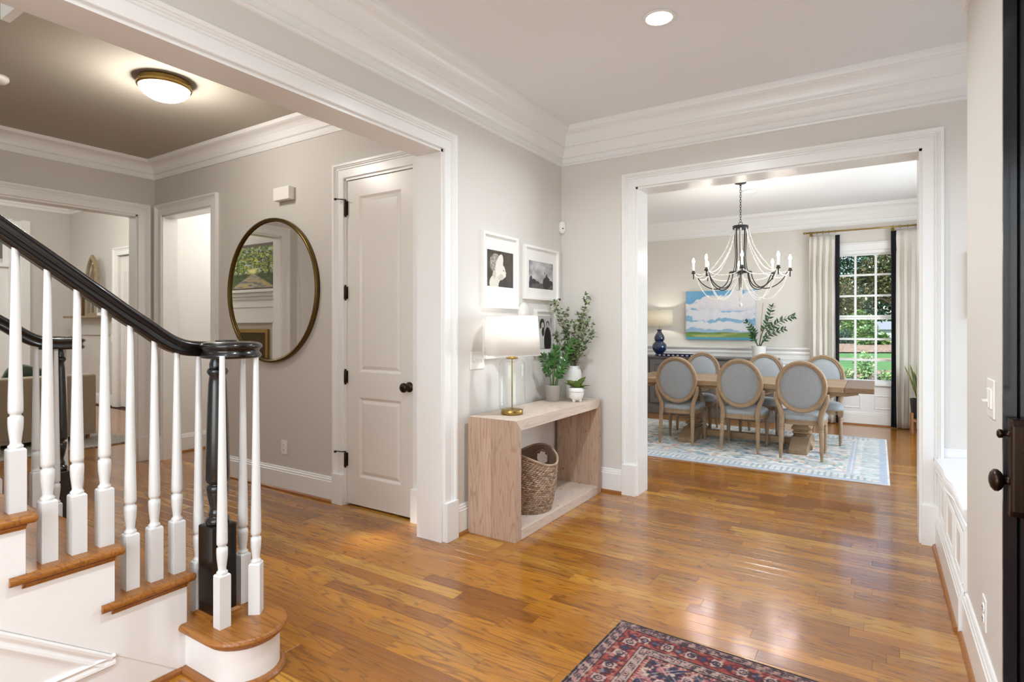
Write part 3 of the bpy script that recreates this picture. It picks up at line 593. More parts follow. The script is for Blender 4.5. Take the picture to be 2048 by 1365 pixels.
# balusters
def baluster(x, y, zb, zt, rot=0):
    h = zt-zb; mb = MB(); hb = .205; r = .0225
    mb.sqlathe([(r, 0), (r, hb-.006), (r-.003, hb-.001), (.014, hb+.001)])
    k = hb
    prof = [(.019, k-.002), (.0205, k+.004), (.0205, k+.008), (.016, k+.012), (.0145, k+.018), (.0165, k+.035), (.0195, k+.062), (.0205, k+.085), (.0200, k+.100), (.0150, k+.104), (.0150, k+.110), (.0190, k+.113), (.0200, k+.122), (.0196, k+.16)]
    top = h; n = 6
    for i in range(1, n+1): q = i/n; prof.append((.0196-(.0096)*q**.9, k+.16+(top-k-.16)*q))
    mb.lathe(prof, 16); return obj('baluster', mb, M_BAL, st, loc=(x, y, zb), rot=(0, 0, rot), fix=True)
sl_ = .7256
def rail_z(y): return 1.57-.745*(y-.783)
RX = XN-.055; 
for side in (1, -1):
    rx = RX if side > 0 else 2*XM-RX
    for n in range(2, NT_+1):
        for k in range(3):
            y = 1.202-.0842*(3*(n-2)+k); zt = (rail_z(y) if y < 1.02 else float(np.interp(y, [1.02, 1.09, 1.14, 1.19, 1.24, 1.30], [rail_z(1.02), 1.345, 1.308, 1.278, 1.262, 1.256])))-.022
            baluster(rx, y, T*n, zt)
    mx = lambda x: x if side > 0 else 2*XM-x
    baluster(rx, 1.288, T, 1.235); baluster(mx(-2.137), 1.265, T, 1.235); baluster(mx(-2.262), 1.430, T, 1.235, math.radians(0)); baluster(mx(-2.128), 1.402, T, 1.235, math.radians(38*side)); 
    # newel
    nx, ny = mx(-2.266), 1.322
    nw = MB().sqlathe([(.049, 0), (.050, .002), (.050, .355), (.047, .360), (.036, .362)])
    k = .36
    nw.lathe([(.040, k-.002), (.044, k+.006), (.046, k+.016), (.042, k+.026), (.034, k+.030), (.032, k+.036), (.036, k+.040), (.031, k+.052), (.028, k+.066), (.034, k+.090), (.041, k+.125), (.043, k+.150), (.040, k+.158), (.032, k+.161), (.032, k+.166), (.044, k+.172), (.046, k+.186), (.045, k+.25), (.040, k+.42), (.034, k+.57), (.030, k+.600), (.038, k+.612), (.040, k+.620), (.036, k+.628), (.030, k+.634), (.031, k+.648), (.026, k+.666), (.024, k+.70)], 24)
    nwo = obj('newel_post', nw, M_BLACK, st, loc=(nx, ny, T))
    mb = MB()
    mb.sweep([(-.05, -.05, 0), (.05, -.05, 0), (.05, .05, 0), (-.05, .05, 0)], (0,0,1), [(0,0),(.016,0),(.014,.008),(.006,.014),(0,.016)], closed=True)
    obj('newel_base_molding', mb, M_OAKX, nwo)
    # handrail: profile (side, up)
    HP = [(-.026,-.030),(-.029,-.024),(-.029,-.014),(-.023,-.006),(-.026,.002),(-.031,.010),(-.031,.018),(-.024,.027),(-.010,.032),(.010,.032),(.024,.027),(.031,.018),(.031,.010),(.026,.002),(.023,-.006),(.029,-.014),(.029,-.024),(.026,-.030)]
    path = [(rx, y, rail_z(y)) for y in (-1.1, -.6, 0, .5, .9, 1.02)]+[(rx, 1.09, 1.345), (rx, 1.14, 1.308), (rx, 1.19, 1.278), (rx, 1.24, 1.262), (rx, 1.30, 1.256), (rx, 1.35, 1.256)]
    pts = bez(path, 5); vs = []; fs = []; m = len(HP)
    hr = MB(); rings = []
    for i, p in enumerate(pts):
        a = pts[max(0, i-1)]; b = pts[min(len(pts)-1, i+1)]; t_ = (b-a).normalized(); up = Vector((1,0,0)).cross(t_); up = up if up.z > 0 else -up
        rings.append([tuple(p+Vector((1,0,0))*q+up*r_) for q, r_ in HP])
    hr.loft(rings, smooth=True); obj('handrail', hr, M_BLACK, st)
    vc = (mx(-2.218), 1.352, 1.256); s_ = 1.0
    vo = MB(); vo.lathe([(.06,-.034), (.104,-.034), (.111,-.030), (.112,-.020), (.104,-.010), (.102,-.004), (.107,.002), (.115,.010), (.115,.018), (.106,.027), (.085,.032), (.04,.033), (0,.033)], 36, vc, sx=1.05)
    obj('volute', vo, M_BLACK, st)
    # spiral groove of the volute
    sp = bez([(vc[0]+(.08-.012*k)*math.cos(k*.9+PI*.75)*side, vc[1]+(.08-.012*k)*math.sin(k*.9+PI*.75), 1.2895) for k in range(6)], 8); obj('volute_scroll', MB().tube(sp, .004, 6), M_BLACK, st)
# ================================================================ HALL
mi = thing('round_mirror', 'large round wall mirror in a thin bronze frame on the hall wall', 'mirror', (-4.285, HY, 1.650))
Mr = Matrix.Rotation(PI/2, 4, 'X')
fr = MB(); fr.tube([(.592*math.cos(a), -.026, .592*math.sin(a)) for a in [2*PI*k/72 for k in range(72)]], .013, 8, closed=True)
fr.lathe([(.575, .0), (.604, .0), (.604, .032), (.598, .036), (.588, .036), (.585, .030), (.575, .028)], 72, M=Mr, cap=False); obj('mirror_frame', fr, M_BRASSD, mi)
obj('mirror_glass', MB().lathe([(0, .018), (.588, .018), (.588, .010)], 72, M=Mr, smooth=False), mat('mirror_silver', 'F4F4F2', .01, metal=1), mi)
hl = thing('flush_ceiling_light', 'brass rimmed flush ceiling light with a glowing white bowl in the hall', 'ceiling light', (-4.06, 2.0, CZ)); hl.scale = (.78, .78, .98)
obj('rim', MB().lathe([(.150, 0), (.200, -.002), (.205, -.012), (.198, -.026), (.212, -.040), (.210, -.052), (.198, -.056)], 40, cap=False), M_BRASS, hl)
obj('ceiling_pan', MB().lathe([(0, 0), (.15, 0), (.15, -.03), (0, -.03)], 30), M_PLAST, hl)
M_GLOW = mat('glowing_glass', 'FFFDF8', .3, emit='FFF8EC', es=3.2)
obj('glass_bowl', MB().lathe([(.198, -.050), (.188, -.075), (.160, -.100), (.115, -.122), (.06, -.134), (0, -.138)], 40, cap=False), M_GLOW, hl)
for a in (.6, 2.7, 4.8): obj('clip_screw', MB().lathe([(.0, 0), (.011, .002), (.011, .014), (0, .018)], 10, (.207*math.cos(a), .207*math.sin(a), -.045)), M_BRASS, hl)
lamp('POINT', 'hall_light', (-4.06, 2.0, 2.81), 22, .10, (1, .95, .88), parent=None)
sm = thing('smoke_detector', 'round white smoke detector on the hall ceiling at the left edge', 'smoke detector', (-4.93, 1.36, CZ))
obj('detector_body', MB().lathe([(0, 0), (.07, 0), (.07, -.02), (.055, -.038), (0, -.04)], 24), M_PLAST, sm)
# recessed lights
def can(x, y, label, pw, z=CZ, col=SOFT, g=None):
    o = thing('recessed_light', label, 'ceiling light', (x, y, z), 0, g); obj('trim_ring', MB().lathe([(.070, -.001), (.088, -.002), (.090, -.005), (.086, -.008), (.070, -.006)], 32, cap=False), M_PLAST, o)
    obj('lens', MB().lathe([(0, -.004), (.071, -.004)], 32, cap=False), mat('led_lens', 'FFFFFF', .4, emit='FFFDF8', es=6), o)
    if pw: lamp('AREA', 'can_light', (x, y, z-.012), pw, .14, col, spread=150)
can(-.99, 3.02, 'round recessed light in the foyer ceiling', 22)
can(-.97, .9, 'recessed light in the foyer ceiling between the stair and the patterned rug', 16); can(-.97, -.9, 'recessed light of the foyer ceiling by the front wall', 10)  # both cans added out of view for even, soft light
can(-1.32, 7.49, 'small recessed light in the dining room ceiling behind the chandelier chain', 8)
can(-2.9, 5.6, 'recessed light in the dining room ceiling at the near left corner', 8)
lamp('POINT', 'passage_light', (-5.6, 4.1, 2.75), 21, .12, (1, .97, .92))
lamp('POINT', 'living_room_light', (-9.5, 3.0, 3.3), 52, .2, (1, .94, .86))
# ================================================================ CONSOLE AND WHAT STANDS ON IT
def wood(name, cols, axis='x', dark='8A6A50', grain=.25, rough=.6, knots=False):
    m = oak(name, cols, attr=False, axis=axis, rough=rough, coat=0, dark=dark, grain=grain)
    if knots:
        t = NT(m); v = t.co(); vo = t.n('TexVoronoi'); vo.inputs['Scale'].default_value = 6.5; t.l(v, vo.inputs['Vector']); s_ = t.ramp(vo.outputs['Distance'], [(.035, (1,1,1)), (.075, (0,0,0))])
        link = t.b.inputs['Base Color'].links[0].from_socket; t.base(t.mix(s_, link, lin('9A6844')))
    return m
PIN = ['D2C0B0', 'DCCBBC', 'D7C6B6']; M_PX = wood('whitewashed_pine_y', PIN, 'y', knots=True, dark='A88E7C', grain=.3); M_PZ = wood('whitewashed_pine_z', ['C0A48E', 'CBB09A', 'C6AA94'], 'z', knots=True, dark='92705A', grain=.5)
co = thing('console_table', 'whitewashed pine waterfall console table against the foyer wall', 'console table', (-2.085, 3.66, 0))
cx0, cx1, cy0, cy1, cz = -.175, .192, -.652, .652, .760; tk = .068
obj('tabletop', MB().extr([(cy0+.0006, cz), (cy1-.0006, cz), (cy1-tk, cz-tk), (cy0+tk, cz-tk)], 'x', cx0, cx1), M_PX, co, bevel=.0008)
obj('bottom_shelf', MB().box(cx0, cy0+tk, .0, cx1, cy1-tk, tk), M_PX, co, bevel=.003)
for a, b in ((cy0, cy0+tk), (cy1-tk, cy1)):
    for q in range(2): obj('side_panel', MB().extr([(a, 0), (a, cz-.0006 if a == cy0 else cz-tk-.0006), (b, cz-tk-.0006 if a == cy0 else cz-.0006), (b, 0)], 'x', cx0+q*.1835+.0004, cx0+(q+1)*.1835-.0004), M_PZ, co, bevel=.0015)
def glassclear(name): return glassmat(name, (.97, .98, .975), 1.3)
M_GL = glassclear('lamp_glass')
M_SHADE = mat('linen_shade', 'FAF9F7', .9); t = NT(M_SHADE); tr = t.n('BsdfTranslucent'); tr.inputs[0].default_value = (.99, .98, .96, 1); mx_ = t.n('MixShader'); mx_.inputs[0].default_value = .6
t.l(t.b.outputs[0], mx_.inputs[1]); t.l(tr.outputs[0], mx_.inputs[2]); t.l(mx_.outputs[0], t.t.nodes['Material Output'].inputs[0])
la = thing('table_lamp', 'clear glass table lamp with a white drum shade on the pine console', 'lamp', (-2.069, 3.243, .760))
obj('lamp_base', MB().lathe([(0, 0), (.070, 0), (.073, .003), (.073, .032), (.070, .035), (.05, .036), (.03, .042), (0, .044)], 36), M_BRASS, la)
obj('glass_body', MB().lathe([(.068, .036), (.082, .040), (.088, .052), (.088, .325), (.084, .350), (.070, .366), (.045, .373), (.022, .375)], 40, cap=False), M_GL, la)
obj('rod', MB().lathe([(.0045, .04), (.0045, .372)], 10), M_BRASS, la)
obj('neck', MB().lathe([(.012, .370), (.040, .372), (.042, .378), (.030, .384), (.016, .388), (.014, .43), (.016, .46), (.006, .47)], 24), M_BRASS, la)
obj('lamp_shade', MB().lathe([(.190, .400), (.172, .658)], 48, cap=False), M_SHADE, la, solid=.002)
obj('shade_rim', MB().tube(ellipse(0, 0, .190, .190, 48, .400), .0022, 6, closed=True).tube(ellipse(0, 0, .172, .172, 48, .658), .0022, 6, closed=True), M_SHADE, la)
obj('bulb', MB().lathe([(.012, .47), (.016, .49), (.028, .52), (.03, .54), (.02, .565), (0, .572)], 16), mat('bulb_glow', 'FFFFFF', .4, emit='FFF0DC', es=2), la)
lamp('POINT', 'table_lamp_light', (-2.069, 3.243, 1.33), .9, .06, (1, .95, .88))
# leaves
def leafmat(name, a, b, rough=.35):
    m = mat(name, a, rough, coat=.15); t = NT(m); oi = t.n('ObjectInfo'); n1 = t.noise(t.co(), 30, 2); t.base(t.mix(t.math('MULTIPLY', t.math('ADD', oi.outputs['Random'], n1), .5), lin(a), lin(b))); return m
def leafmesh(name, L, W, fold=.15, droop=.2, n=6, tip=1.0):
    mb = MB(); rows = []
    for i in range(n+1):
        q = i/n; w_ = W/2*math.sin(PI*min(1, q**.8*.97+.03))**tip if 0 < i < n else .0006; x = L*q; z = -droop*L*q*q
        rows.append([(x, -w_, z+w_*fold), (x, 0, z), (x, w_, z+w_*fold)])
    vs = [p for r in rows for p in r]; fs = []
    for i in range(n):
        for k in range(2): fs.append((i*3+k, i*3+k+1, (i+1)*3+k+1, (i+1)*3+k))
    mb.add(vs, fs, True); return mb.mesh(name, False)
def place_leaf(me, m, parent, p, d, roll=0, s=1.0, name='leaf', nrm=None):
    d = Vector(d).normalized(); up = Vector(nrm) if nrm else Vector((0,0,1)); y = up.cross(d); y = y if y.length > 1e-3 else Vector((0,1,0)); y.normalize(); zz = d.cross(y)
    M = Matrix((d, y, zz)).transposed().to_4x4() @ Matrix.Rotation(roll, 4, 'X') @ Matrix.Scale(s, 4); M.translation = p
    if not me.materials: me.materials.append(m)
    o = bpy.data.objects.new(name, me); COL.objects.link(o); o.parent = parent; o.matrix_local = M; return o
M_ZZ = leafmat('zz_leaf', '2A5A2A', '5A8A44', .25); M_ZST = mat('zz_stem', '5E7A3A', .5)
def zz_stem(parent, me, m, pts, n, s=1.0, L=.05, stemr=.004, start=.3, ms=None):
    pp = bez(pts, 8); obj('stem', MB().tube(pp, [stemr*(1-.6*i/len(pp)) for i in range(len(pp))], 6), ms or M_ZST, parent)
    for i in range(n):
        q = start+(1-start)*i/(n-1); k = q*(len(pp)-1); a = pp[int(min(k, len(pp)-2))]; b = pp[int(min(k, len(pp)-2))+1]; p = a.lerp(b, k-int(k) if k < len(pp)-1 else 1); t_ = (b-a).normalized()
        side = t_.cross(Vector((.3, -.6, .4))).normalized()
        for sg in (1, -1):
            d = t_*.75+side*sg*.9+Vector((random.uniform(-.15,.15), random.uniform(-.15,.15), random.uniform(-.05,.2)))
            place_leaf(me, m, parent, p, d, random.uniform(-.5, .5), s*(1-.35*abs(q-.55)*1.4)*random.uniform(.85, 1.1), nrm=(random.uniform(-.4,.4), -.5, .7))
    place_leaf(me, m, parent, pp[-1], pp[-1]-pp[-2], 0, s*.8)
zz_leaf = leafmesh('zz_leaf', .056, .031)
M_GREYPOT = mat('grey_ceramic', 'A9A29B', .45); M_SOIL = mat('potting_soil', '2E231A', 1)
zp = thing('potted_plant', 'dark green leafy plant in a plain grey pot on the console', 'potted plant', (-2.155, 3.98, .760))
obj('pot', MB().lathe([(0, 0), (.048, 0), (.052, .004), (.067, .122), (.069, .128), (.064, .128), (.060, .118), (0, .116)], 32), M_GREYPOT, zp)
obj('soil', MB().lathe([(0, .119), (.059, .118)], 20, cap=False), M_SOIL, zp)
for tip in ((-.02, -.13, .36), (.05, -.06, .38), (.02, .02, .42), (.10, .05, .33), (-.05, .07, .36), (.13, .10, .47), (.02, -.16, .27), (.10, -.04, .25)):
    zz_stem(zp, zz_leaf, M_ZZ, [(tip[0]*.18, tip[1]*.18, .11), (tip[0]*.35, tip[1]*.35, .11+(tip[2]-.11)*.45), (tip[0]*.75, tip[1]*.75, .11+(tip[2]-.11)*.8), tip], 8, 1.0, start=.42)
M_WCER = mat('white_ceramic', 'EEECE8', .4)
tv_ = thing('potted_plant', 'tall airy green branches in a ribbed white ceramic vase on the console', 'potted plant', (-2.095, 4.215, .760))
vp = MB(); prof = [(.0, 0), (.050, 0), (.058, .01), (.066, .08), (.067, .16), (.064, .215), (.056, .242), (.046, .25), (.046, .268), (.044, .268), (.042, .25), (.0, .24)]
vp.lathe(prof, 60); vp.v = [((p[0]*(1+.018*math.cos(30*math.atan2(p[1], p[0])))), (p[1]*(1+.018*math.cos(30*math.atan2(p[1], p[0])))), p[2]) for p in vp.v]; obj('vase', vp, M_WCER, tv_)
M_EUC = mat('bush_leaf', '5E7050', .6); t = NT(M_EUC); a_ = t.n('Attribute', attribute_name='tone'); t.base(t.ramp(a_.outputs['Fac'], [(0, '47603A'), (.5, '74865A'), (1, 'B4BE94')]))
rr = random.Random(11); lv = []; br = MB(); tn = []
lm = MB()
def spray(pts, n, spread=.05):
    pp = bez(pts, 10); br.tube(pp, [.0028*(1-.7*i/len(pp)) for i in range(len(pp))], 5)
    n = int(n*1.5)
    for i in range(n):
        k = (.22+.78*i/n)*(len(pp)-1); p = pp[int(k)]; t_ = (pp[min(len(pp)-1, int(k)+1)]-pp[max(0, int(k)-1)]).normalized()
        if rr.random() < .5:
            d2 = Vector((rr.uniform(-1,1), rr.uniform(-1,1), rr.uniform(-.2,.9))).normalized(); q = p+d2*rr.uniform(.02, spread); br.tube([p, q], .001, 3)
        else: q = p
        for _ in range(2):
            d = Vector((rr.uniform(-1,1), rr.uniform(-1,1), rr.uniform(-.5,.8))).normalized(); y_ = d.cross(Vector((rr.uniform(-1,1), rr.uniform(-1,1), 1))).normalized(); L = rr.uniform(.020, .032); W = L*.38; N_ = d.cross(y_)*.15*L
            lm.add([q, q+d*L*.35+y_*W+N_, q+d*L*.75+y_*W*.75+N_, q+d*L, q+d*L*.75-y_*W*.75+N_, q+d*L*.35-y_*W+N_], [(0,1,2,3), (0,3,4,5)]); tn.extend([rr.random()]*6)
for tip, n in (((-.12, -.10, .80), 42), ((-.06, -.03, .72), 26), ((.10, .05, .84), 40), ((.19, -.02, .56), 28), ((.02, -.02, .64), 30), ((-.12, -.10, .52), 26), ((.16, -.05, .66), 26), ((.05, .06, .70), 30), ((-.02, -.09, .45), 26), ((.1, -.08, .42), 22), ((-.07, -.02, .58), 30)):
    spray([(tip[0]*.08, tip[1]*.08, .25), (tip[0]*.35, tip[1]*.35, .25+(tip[2]-.25)*.4), (tip[0]*.75, tip[1]*.75, .25+(tip[2]-.25)*.75), tip], n)
obj('branches', br, mat('twig', '6B5A3E', .8), tv_); me = lm.mesh('foliage', False); tone(me, tn); obj('foliage', me, M_EUC, tv_, fix=False, kind='stuff')
ho = thing('potted_plant', 'broad-leaved green plant in a small footed white bowl at the front of the console', 'potted plant', (-1.985, 4.045, .760))
hp = MB(); hp.lathe([(0, .016), (.034, .016), (.048, .028), (.057, .055), (.060, .085), (.060, .112), (.056, .113), (.054, .100), (0, .096)], 48)
hp.v = [((p[0]*(1+.02*math.cos(24*math.atan2(p[1], p[0])))) if p[2] > .05 else p[0], (p[1]*(1+.02*math.cos(24*math.atan2(p[1], p[0])))) if p[2] > .05 else p[1], p[2]) for p in hp.v]; obj('bowl', hp, M_WCER, ho)
for a in (.3, 2.4, 4.5): obj('foot', MB().lathe([(0, 0), (.009, 0), (.012, .010), (.012, .022), (0, .028)], 10, (.030*math.cos(a), .030*math.sin(a), 0)), M_WCER, ho)
obj('bowl_band', MB().lathe([(.0592, .078), (.0615, .079), (.0615, .083), (.0592, .084)], 40, cap=False), mat('grey_glaze', 'B9B4AE', .5), ho)
big = leafmesh('hoya_leaf', .105, .060, .3, .18, 8, .8); M_HO = leafmat('hoya_leaf', '4E7438', 'A3B05A', .35)
for i in range(22):
    a = i*2.4; el = .25+1.0*((i*.37) % 1); d = (math.cos(a)*math.cos(el), math.sin(a)*math.cos(el), math.sin(el)); place_leaf(big, M_HO, ho, Vector((.012*math.cos(a), .012*math.sin(a), .100)), d, random.uniform(-.3, .3), .85+.45*((i*.53) % 1), nrm=(-.2*math.cos(a), -.2*math.sin(a), 1))
# woven basket on the bottom shelf
M_BSK = mat('seagrass', '9A7B5C', .85); t = NT(M_BSK); a_ = t.n('Attribute', attribute_name='tone'); t.base(t.mix(.35, t.ramp(a_.outputs['Fac'], [(0, '7E6048'), (.45, 'AC9078'), (1, 'D0BCA4')]), t.ramp(t.noise(t.co(), 220, 3), [(.3, '6A5040'), (.7, 'CDB49A')])))
bs = thing('woven_basket', 'brown woven seagrass basket with looped handles inside the console', 'basket', (-2.075, 3.475, tk))
wv = MB(); tn = []
def rimz(a): return .325+.085*abs(math.sin(a))**2.2
RB = lambda z_: .150+.048*(z_/.33)**.7+.006*math.sin(z_*9)
nseg = 56; rowsN = 26
for r_ in range(rowsN):
    for k in range(nseg):
        a = 2*PI*(k+.5*(r_ % 2))/nseg; zmax = rimz(a); z_ = (r_+.5)/rowsN*zmax
        if abs(abs(math.sin(a))-1) < .035 and .275 < z_ < .365: continue
        if abs(math.cos(a)) < .30 and ((math.cos(a)/.28)**2+((z_-.320)/.050)**2) < 1: continue
        R0 = RB(z_); da = PI/nseg*1.15; out = .006
        h = zmax/rowsN*.62; c_ = lambda an, rad, zz: (rad*math.cos(an), rad*math.sin(an), zz)
        tw = .004 if r_ % 2 else -.004
        wv.add([c_(a-da, R0-.001, z_-h*.7-tw), c_(a+da, R0-.001, z_-h*.7+tw), c_(a+da, R0-.001, z_+h*.7+tw), c_(a-da, R0-.001, z_+h*.7-tw), c_(a-da*.55, R0+out, z_-h*.35-tw*.5), c_(a+da*.55, R0+out, z_-h*.35+tw*.5), c_(a+da*.55, R0+out, z_+h*.35+tw*.5), c_(a-da*.55, R0+out, z_+h*.35-tw*.5)],
               [(4,5,6,7), (0,1,5,4), (1,2,6,5), (2,3,7,6), (3,0,4,7)], True); tn += [random.random()]*8
me = wv.mesh('weave', False); tone(me, tn); obj('weave', me, M_BSK, bs, fix=False, kind='stuff')
ln = MB(); seg = 56; nz_ = 12; idx = {}
vs = []
for i in range(nz_+1):
    for k in range(seg): a = 2*PI*k/seg; z_ = rimz(a)*i/nz_; vs.append(((RB(z_)-.003)*math.cos(a), (RB(z_)-.003)*math.sin(a), z_+.004))
fs = []
for i in range(nz_):
    for k in range(seg):
        a = 2*PI*(k+.5)/seg; z_ = rimz(a)*(i+.5)/nz_
        if abs(math.cos(a)) < .30 and ((math.cos(a)/.27)**2+((z_-.320)/.046)**2) < 1: continue
        k2 = (k+1) % seg; fs.append((i*seg+k, i*seg+k2, (i+1)*seg+k2, (i+1)*seg+k))
ln.add(vs, fs, True); ln.lathe([(0, .004), (.148, .004)], 40, cap=False); me = ln.mesh('basket_wall', True); tone(me, [.1]*len(me.vertices)); obj('basket_wall', me, M_BSK, bs, fix=False, solid=.003)
rm = MB().tube([(RB(.33)*1.01*math.cos(a), RB(.33)*1.01*math.sin(a), rimz(a)+.004) for a in [2*PI*k/72 for k in range(72)]], .009, 8, closed=True); me = rm.mesh('rim', True); tone(me, [.5+.4*math.sin(i*1.7) for i in range(len(me.vertices))]); obj('rim', me, M_BSK, bs, fix=False)
for sg in (1, -1):
    hm = MB().tube([(.058*math.cos(a), sg*(RB(.32)*.965+.002), .320+.049*math.sin(a)) for a in [2*PI*k/28 for k in range(28)]], .007, 8, closed=True); me = hm.mesh('handle', True); tone(me, [.4]*len(me.vertices)); obj('handle', me, M_BSK, bs, fix=False)
# pictures on the console wall
M_PRINT = vcol('matte_print', .5, coat=0); M_MAT = mat('mat_board', 'F2F1EE', .8); M_FRW = mat('white_frame', 'F4F3F0', .35)
def px_child(U, V):
    n = fbm(U, V, 6, 3, 4, 3); b = [.20+.16*n, .17+.14*n, .14+.12*n]
    def el(cx, cy, rx, ry, rot=0, soft=.02):
        c, s = math.cos(rot), math.sin(rot); X_ = (U-cx)*c+(V-cy)*s; Y_ = -(U-cx)*s+(V-cy)*c; return np.clip((1-np.sqrt((X_/rx)**2+(Y_/ry)**2))/soft/2+.5, 0, 1)
    b = blend(b, el(.34, .08, .26, .26), 'DCD6CC'); b = blend(b, el(.62, .02, .20, .22), '3A332E'); b = blend(b, el(.52, .42, .17, .22), 'E9E2D8'); b = blend(b, el(.64, .34, .07, .07), 'E9E2D8')
    b = blend(b, el(.68, .40, .035, .035), 'E4DCD2'); b = blend(b, el(.50, .28, .12, .09), 'CFC6BA'); b = blend(b, el(.30, .66, .20, .26, -.3), '8F877D')
    b = blend(b, np.clip((fbm(U, V, 40, 9, 2)-.55)*8, 0, 1)*el(.28, .70, .18, .22, -.3), 'C9C1B6'); b = blend(b, el(.45, .60, .13, .33, -.28), 'E6E0D6'); b = blend(b, el(.61, .47, .022, .018), '4A4038'); b = blend(b, el(.26, .33, .06, .12), 'C9C1B4'); return b
def px_land(U, V):
    n = fbm(U, V, 5, 21, 5, 1); g = .55+.45*n-.12*V; b = [g, g, g]; hz = .23+.02*np.sin(U*9)
    b = blend(b, np.clip((hz-V)*60, 0, 1), '565452'); b = blend(b, np.clip((hz-V)*60, 0, 1)*fbm(U, V, 20, 5), '6B6967')
    tr = lambda cx, w_, h_: np.clip((1-np.sqrt(((U-cx)/w_)**2+((V-hz)/h_)**2)+.25*(fbm(U, V, 30, 8)-.5))*12, 0, 1)
    for c, w_, h_ in ((.08, .06, .22), (.2, .1, .10), (.72, .17, .25), (.72, .05, .36), (.9, .1, .10), (.35, .08, .04)): b = blend(b, tr(c, w_, h_), '3B3A39')
    b = blend(b, np.clip((1-np.sqrt(((U-.64)/.016)**2+((V-.60)/.05)**2))*8, 0, 1), '4A4948'); return b
def px_couple(U, V):
    n = fbm(U, V, 8, 31, 4); b = [.62+.25*n]*3
    el = lambda cx, cy, rx, ry: np.clip((1-np.sqrt(((U-cx)/rx)**2+((V-cy)/ry)**2))*14, 0, 1)
    b = blend(b, np.clip((V-.88)*30, 0, 1), 'C9C7C4'); b = blend(b, el(.30, .72, .19, .20), '332F2D'); b = blend(b, el(.33, .70, .10, .11), 'C9C3BD'); b = blend(b, el(.27, .33, .27, .32), 'DDDAD6'); b = blend(b, el(.36, .52, .10, .14), '3A3634')
    b = blend(b, el(.70, .74, .13, .11), '4A4542'); b = blend(b, el(.70, .70, .10, .10), 'BDB6B0'); b = blend(b, el(.70, .25, .27, .42), '211F1E'); b = blend(b, el(.62, .03, .06, .22), '1B1A19'); return b
def frame(label, y0, y1, z0, z1, img=None, iw=None, ih=None, dy=0, dz=0, seed=0):
    o = thing('picture_frame', label, 'picture frame', (W1, (y0+y1)/2, z0)); w_, h_ = y1-y0, z1-z0
    f = MB(); f.sweep([(0, -w_/2, 0), (0, w_/2, 0), (0, w_/2, h_), (0, -w_/2, h_)], (1,0,0), [(0,0),(0,.028),(-.018,.028),(-.020,.014),(-.020,0)], closed=True); obj('frame_moulding', f, M_FRW, o)
    obj('mat_board', MB().box(.002, -w_/2+.015, .015, .010, w_/2-.015, h_-.015), M_MAT, o)
    if img: M = Matrix.Translation((.0106, -iw/2+dy, (h_-ih)/2+dz)) @ Matrix.Rotation(PI/2, 4, 'Z'); gridpic('print', iw, ih, int(iw/.004), int(ih/.004), img, M_PRINT, o, M)
    return o
frame('white framed photograph of a child in a knit hat on the foyer wall', 3.19, 3.641, 1.478, 2.005, px_child, .335, .255, .005, .018)
frame('white framed photograph of a cloudy field and trees beside the child portrait', 3.735, 4.287, 1.56, 1.98, px_land, .39, .215, -.0, -.012)
frame('white framed black and white photograph of a couple behind the branches', 3.90, 4.24, 1.115, 1.485, px_couple, .225, .27, 0, 0)
frame('white frame mostly hidden behind the glass lamp', 3.215, 3.66, 1.125, 1.400)
o = thing('wall_ornament', 'small round white ornament on the wall peeking above the lamp shade', 'wall decor', (W1, 3.74, 1.455)); obj('disc', MB().lathe([(0, .0), (.075, 0), (.078, .012), (.06, .022), (0, .026)], 30, M=Matrix.Rotation(PI/2, 4, 'Y')), M_WCER, o)
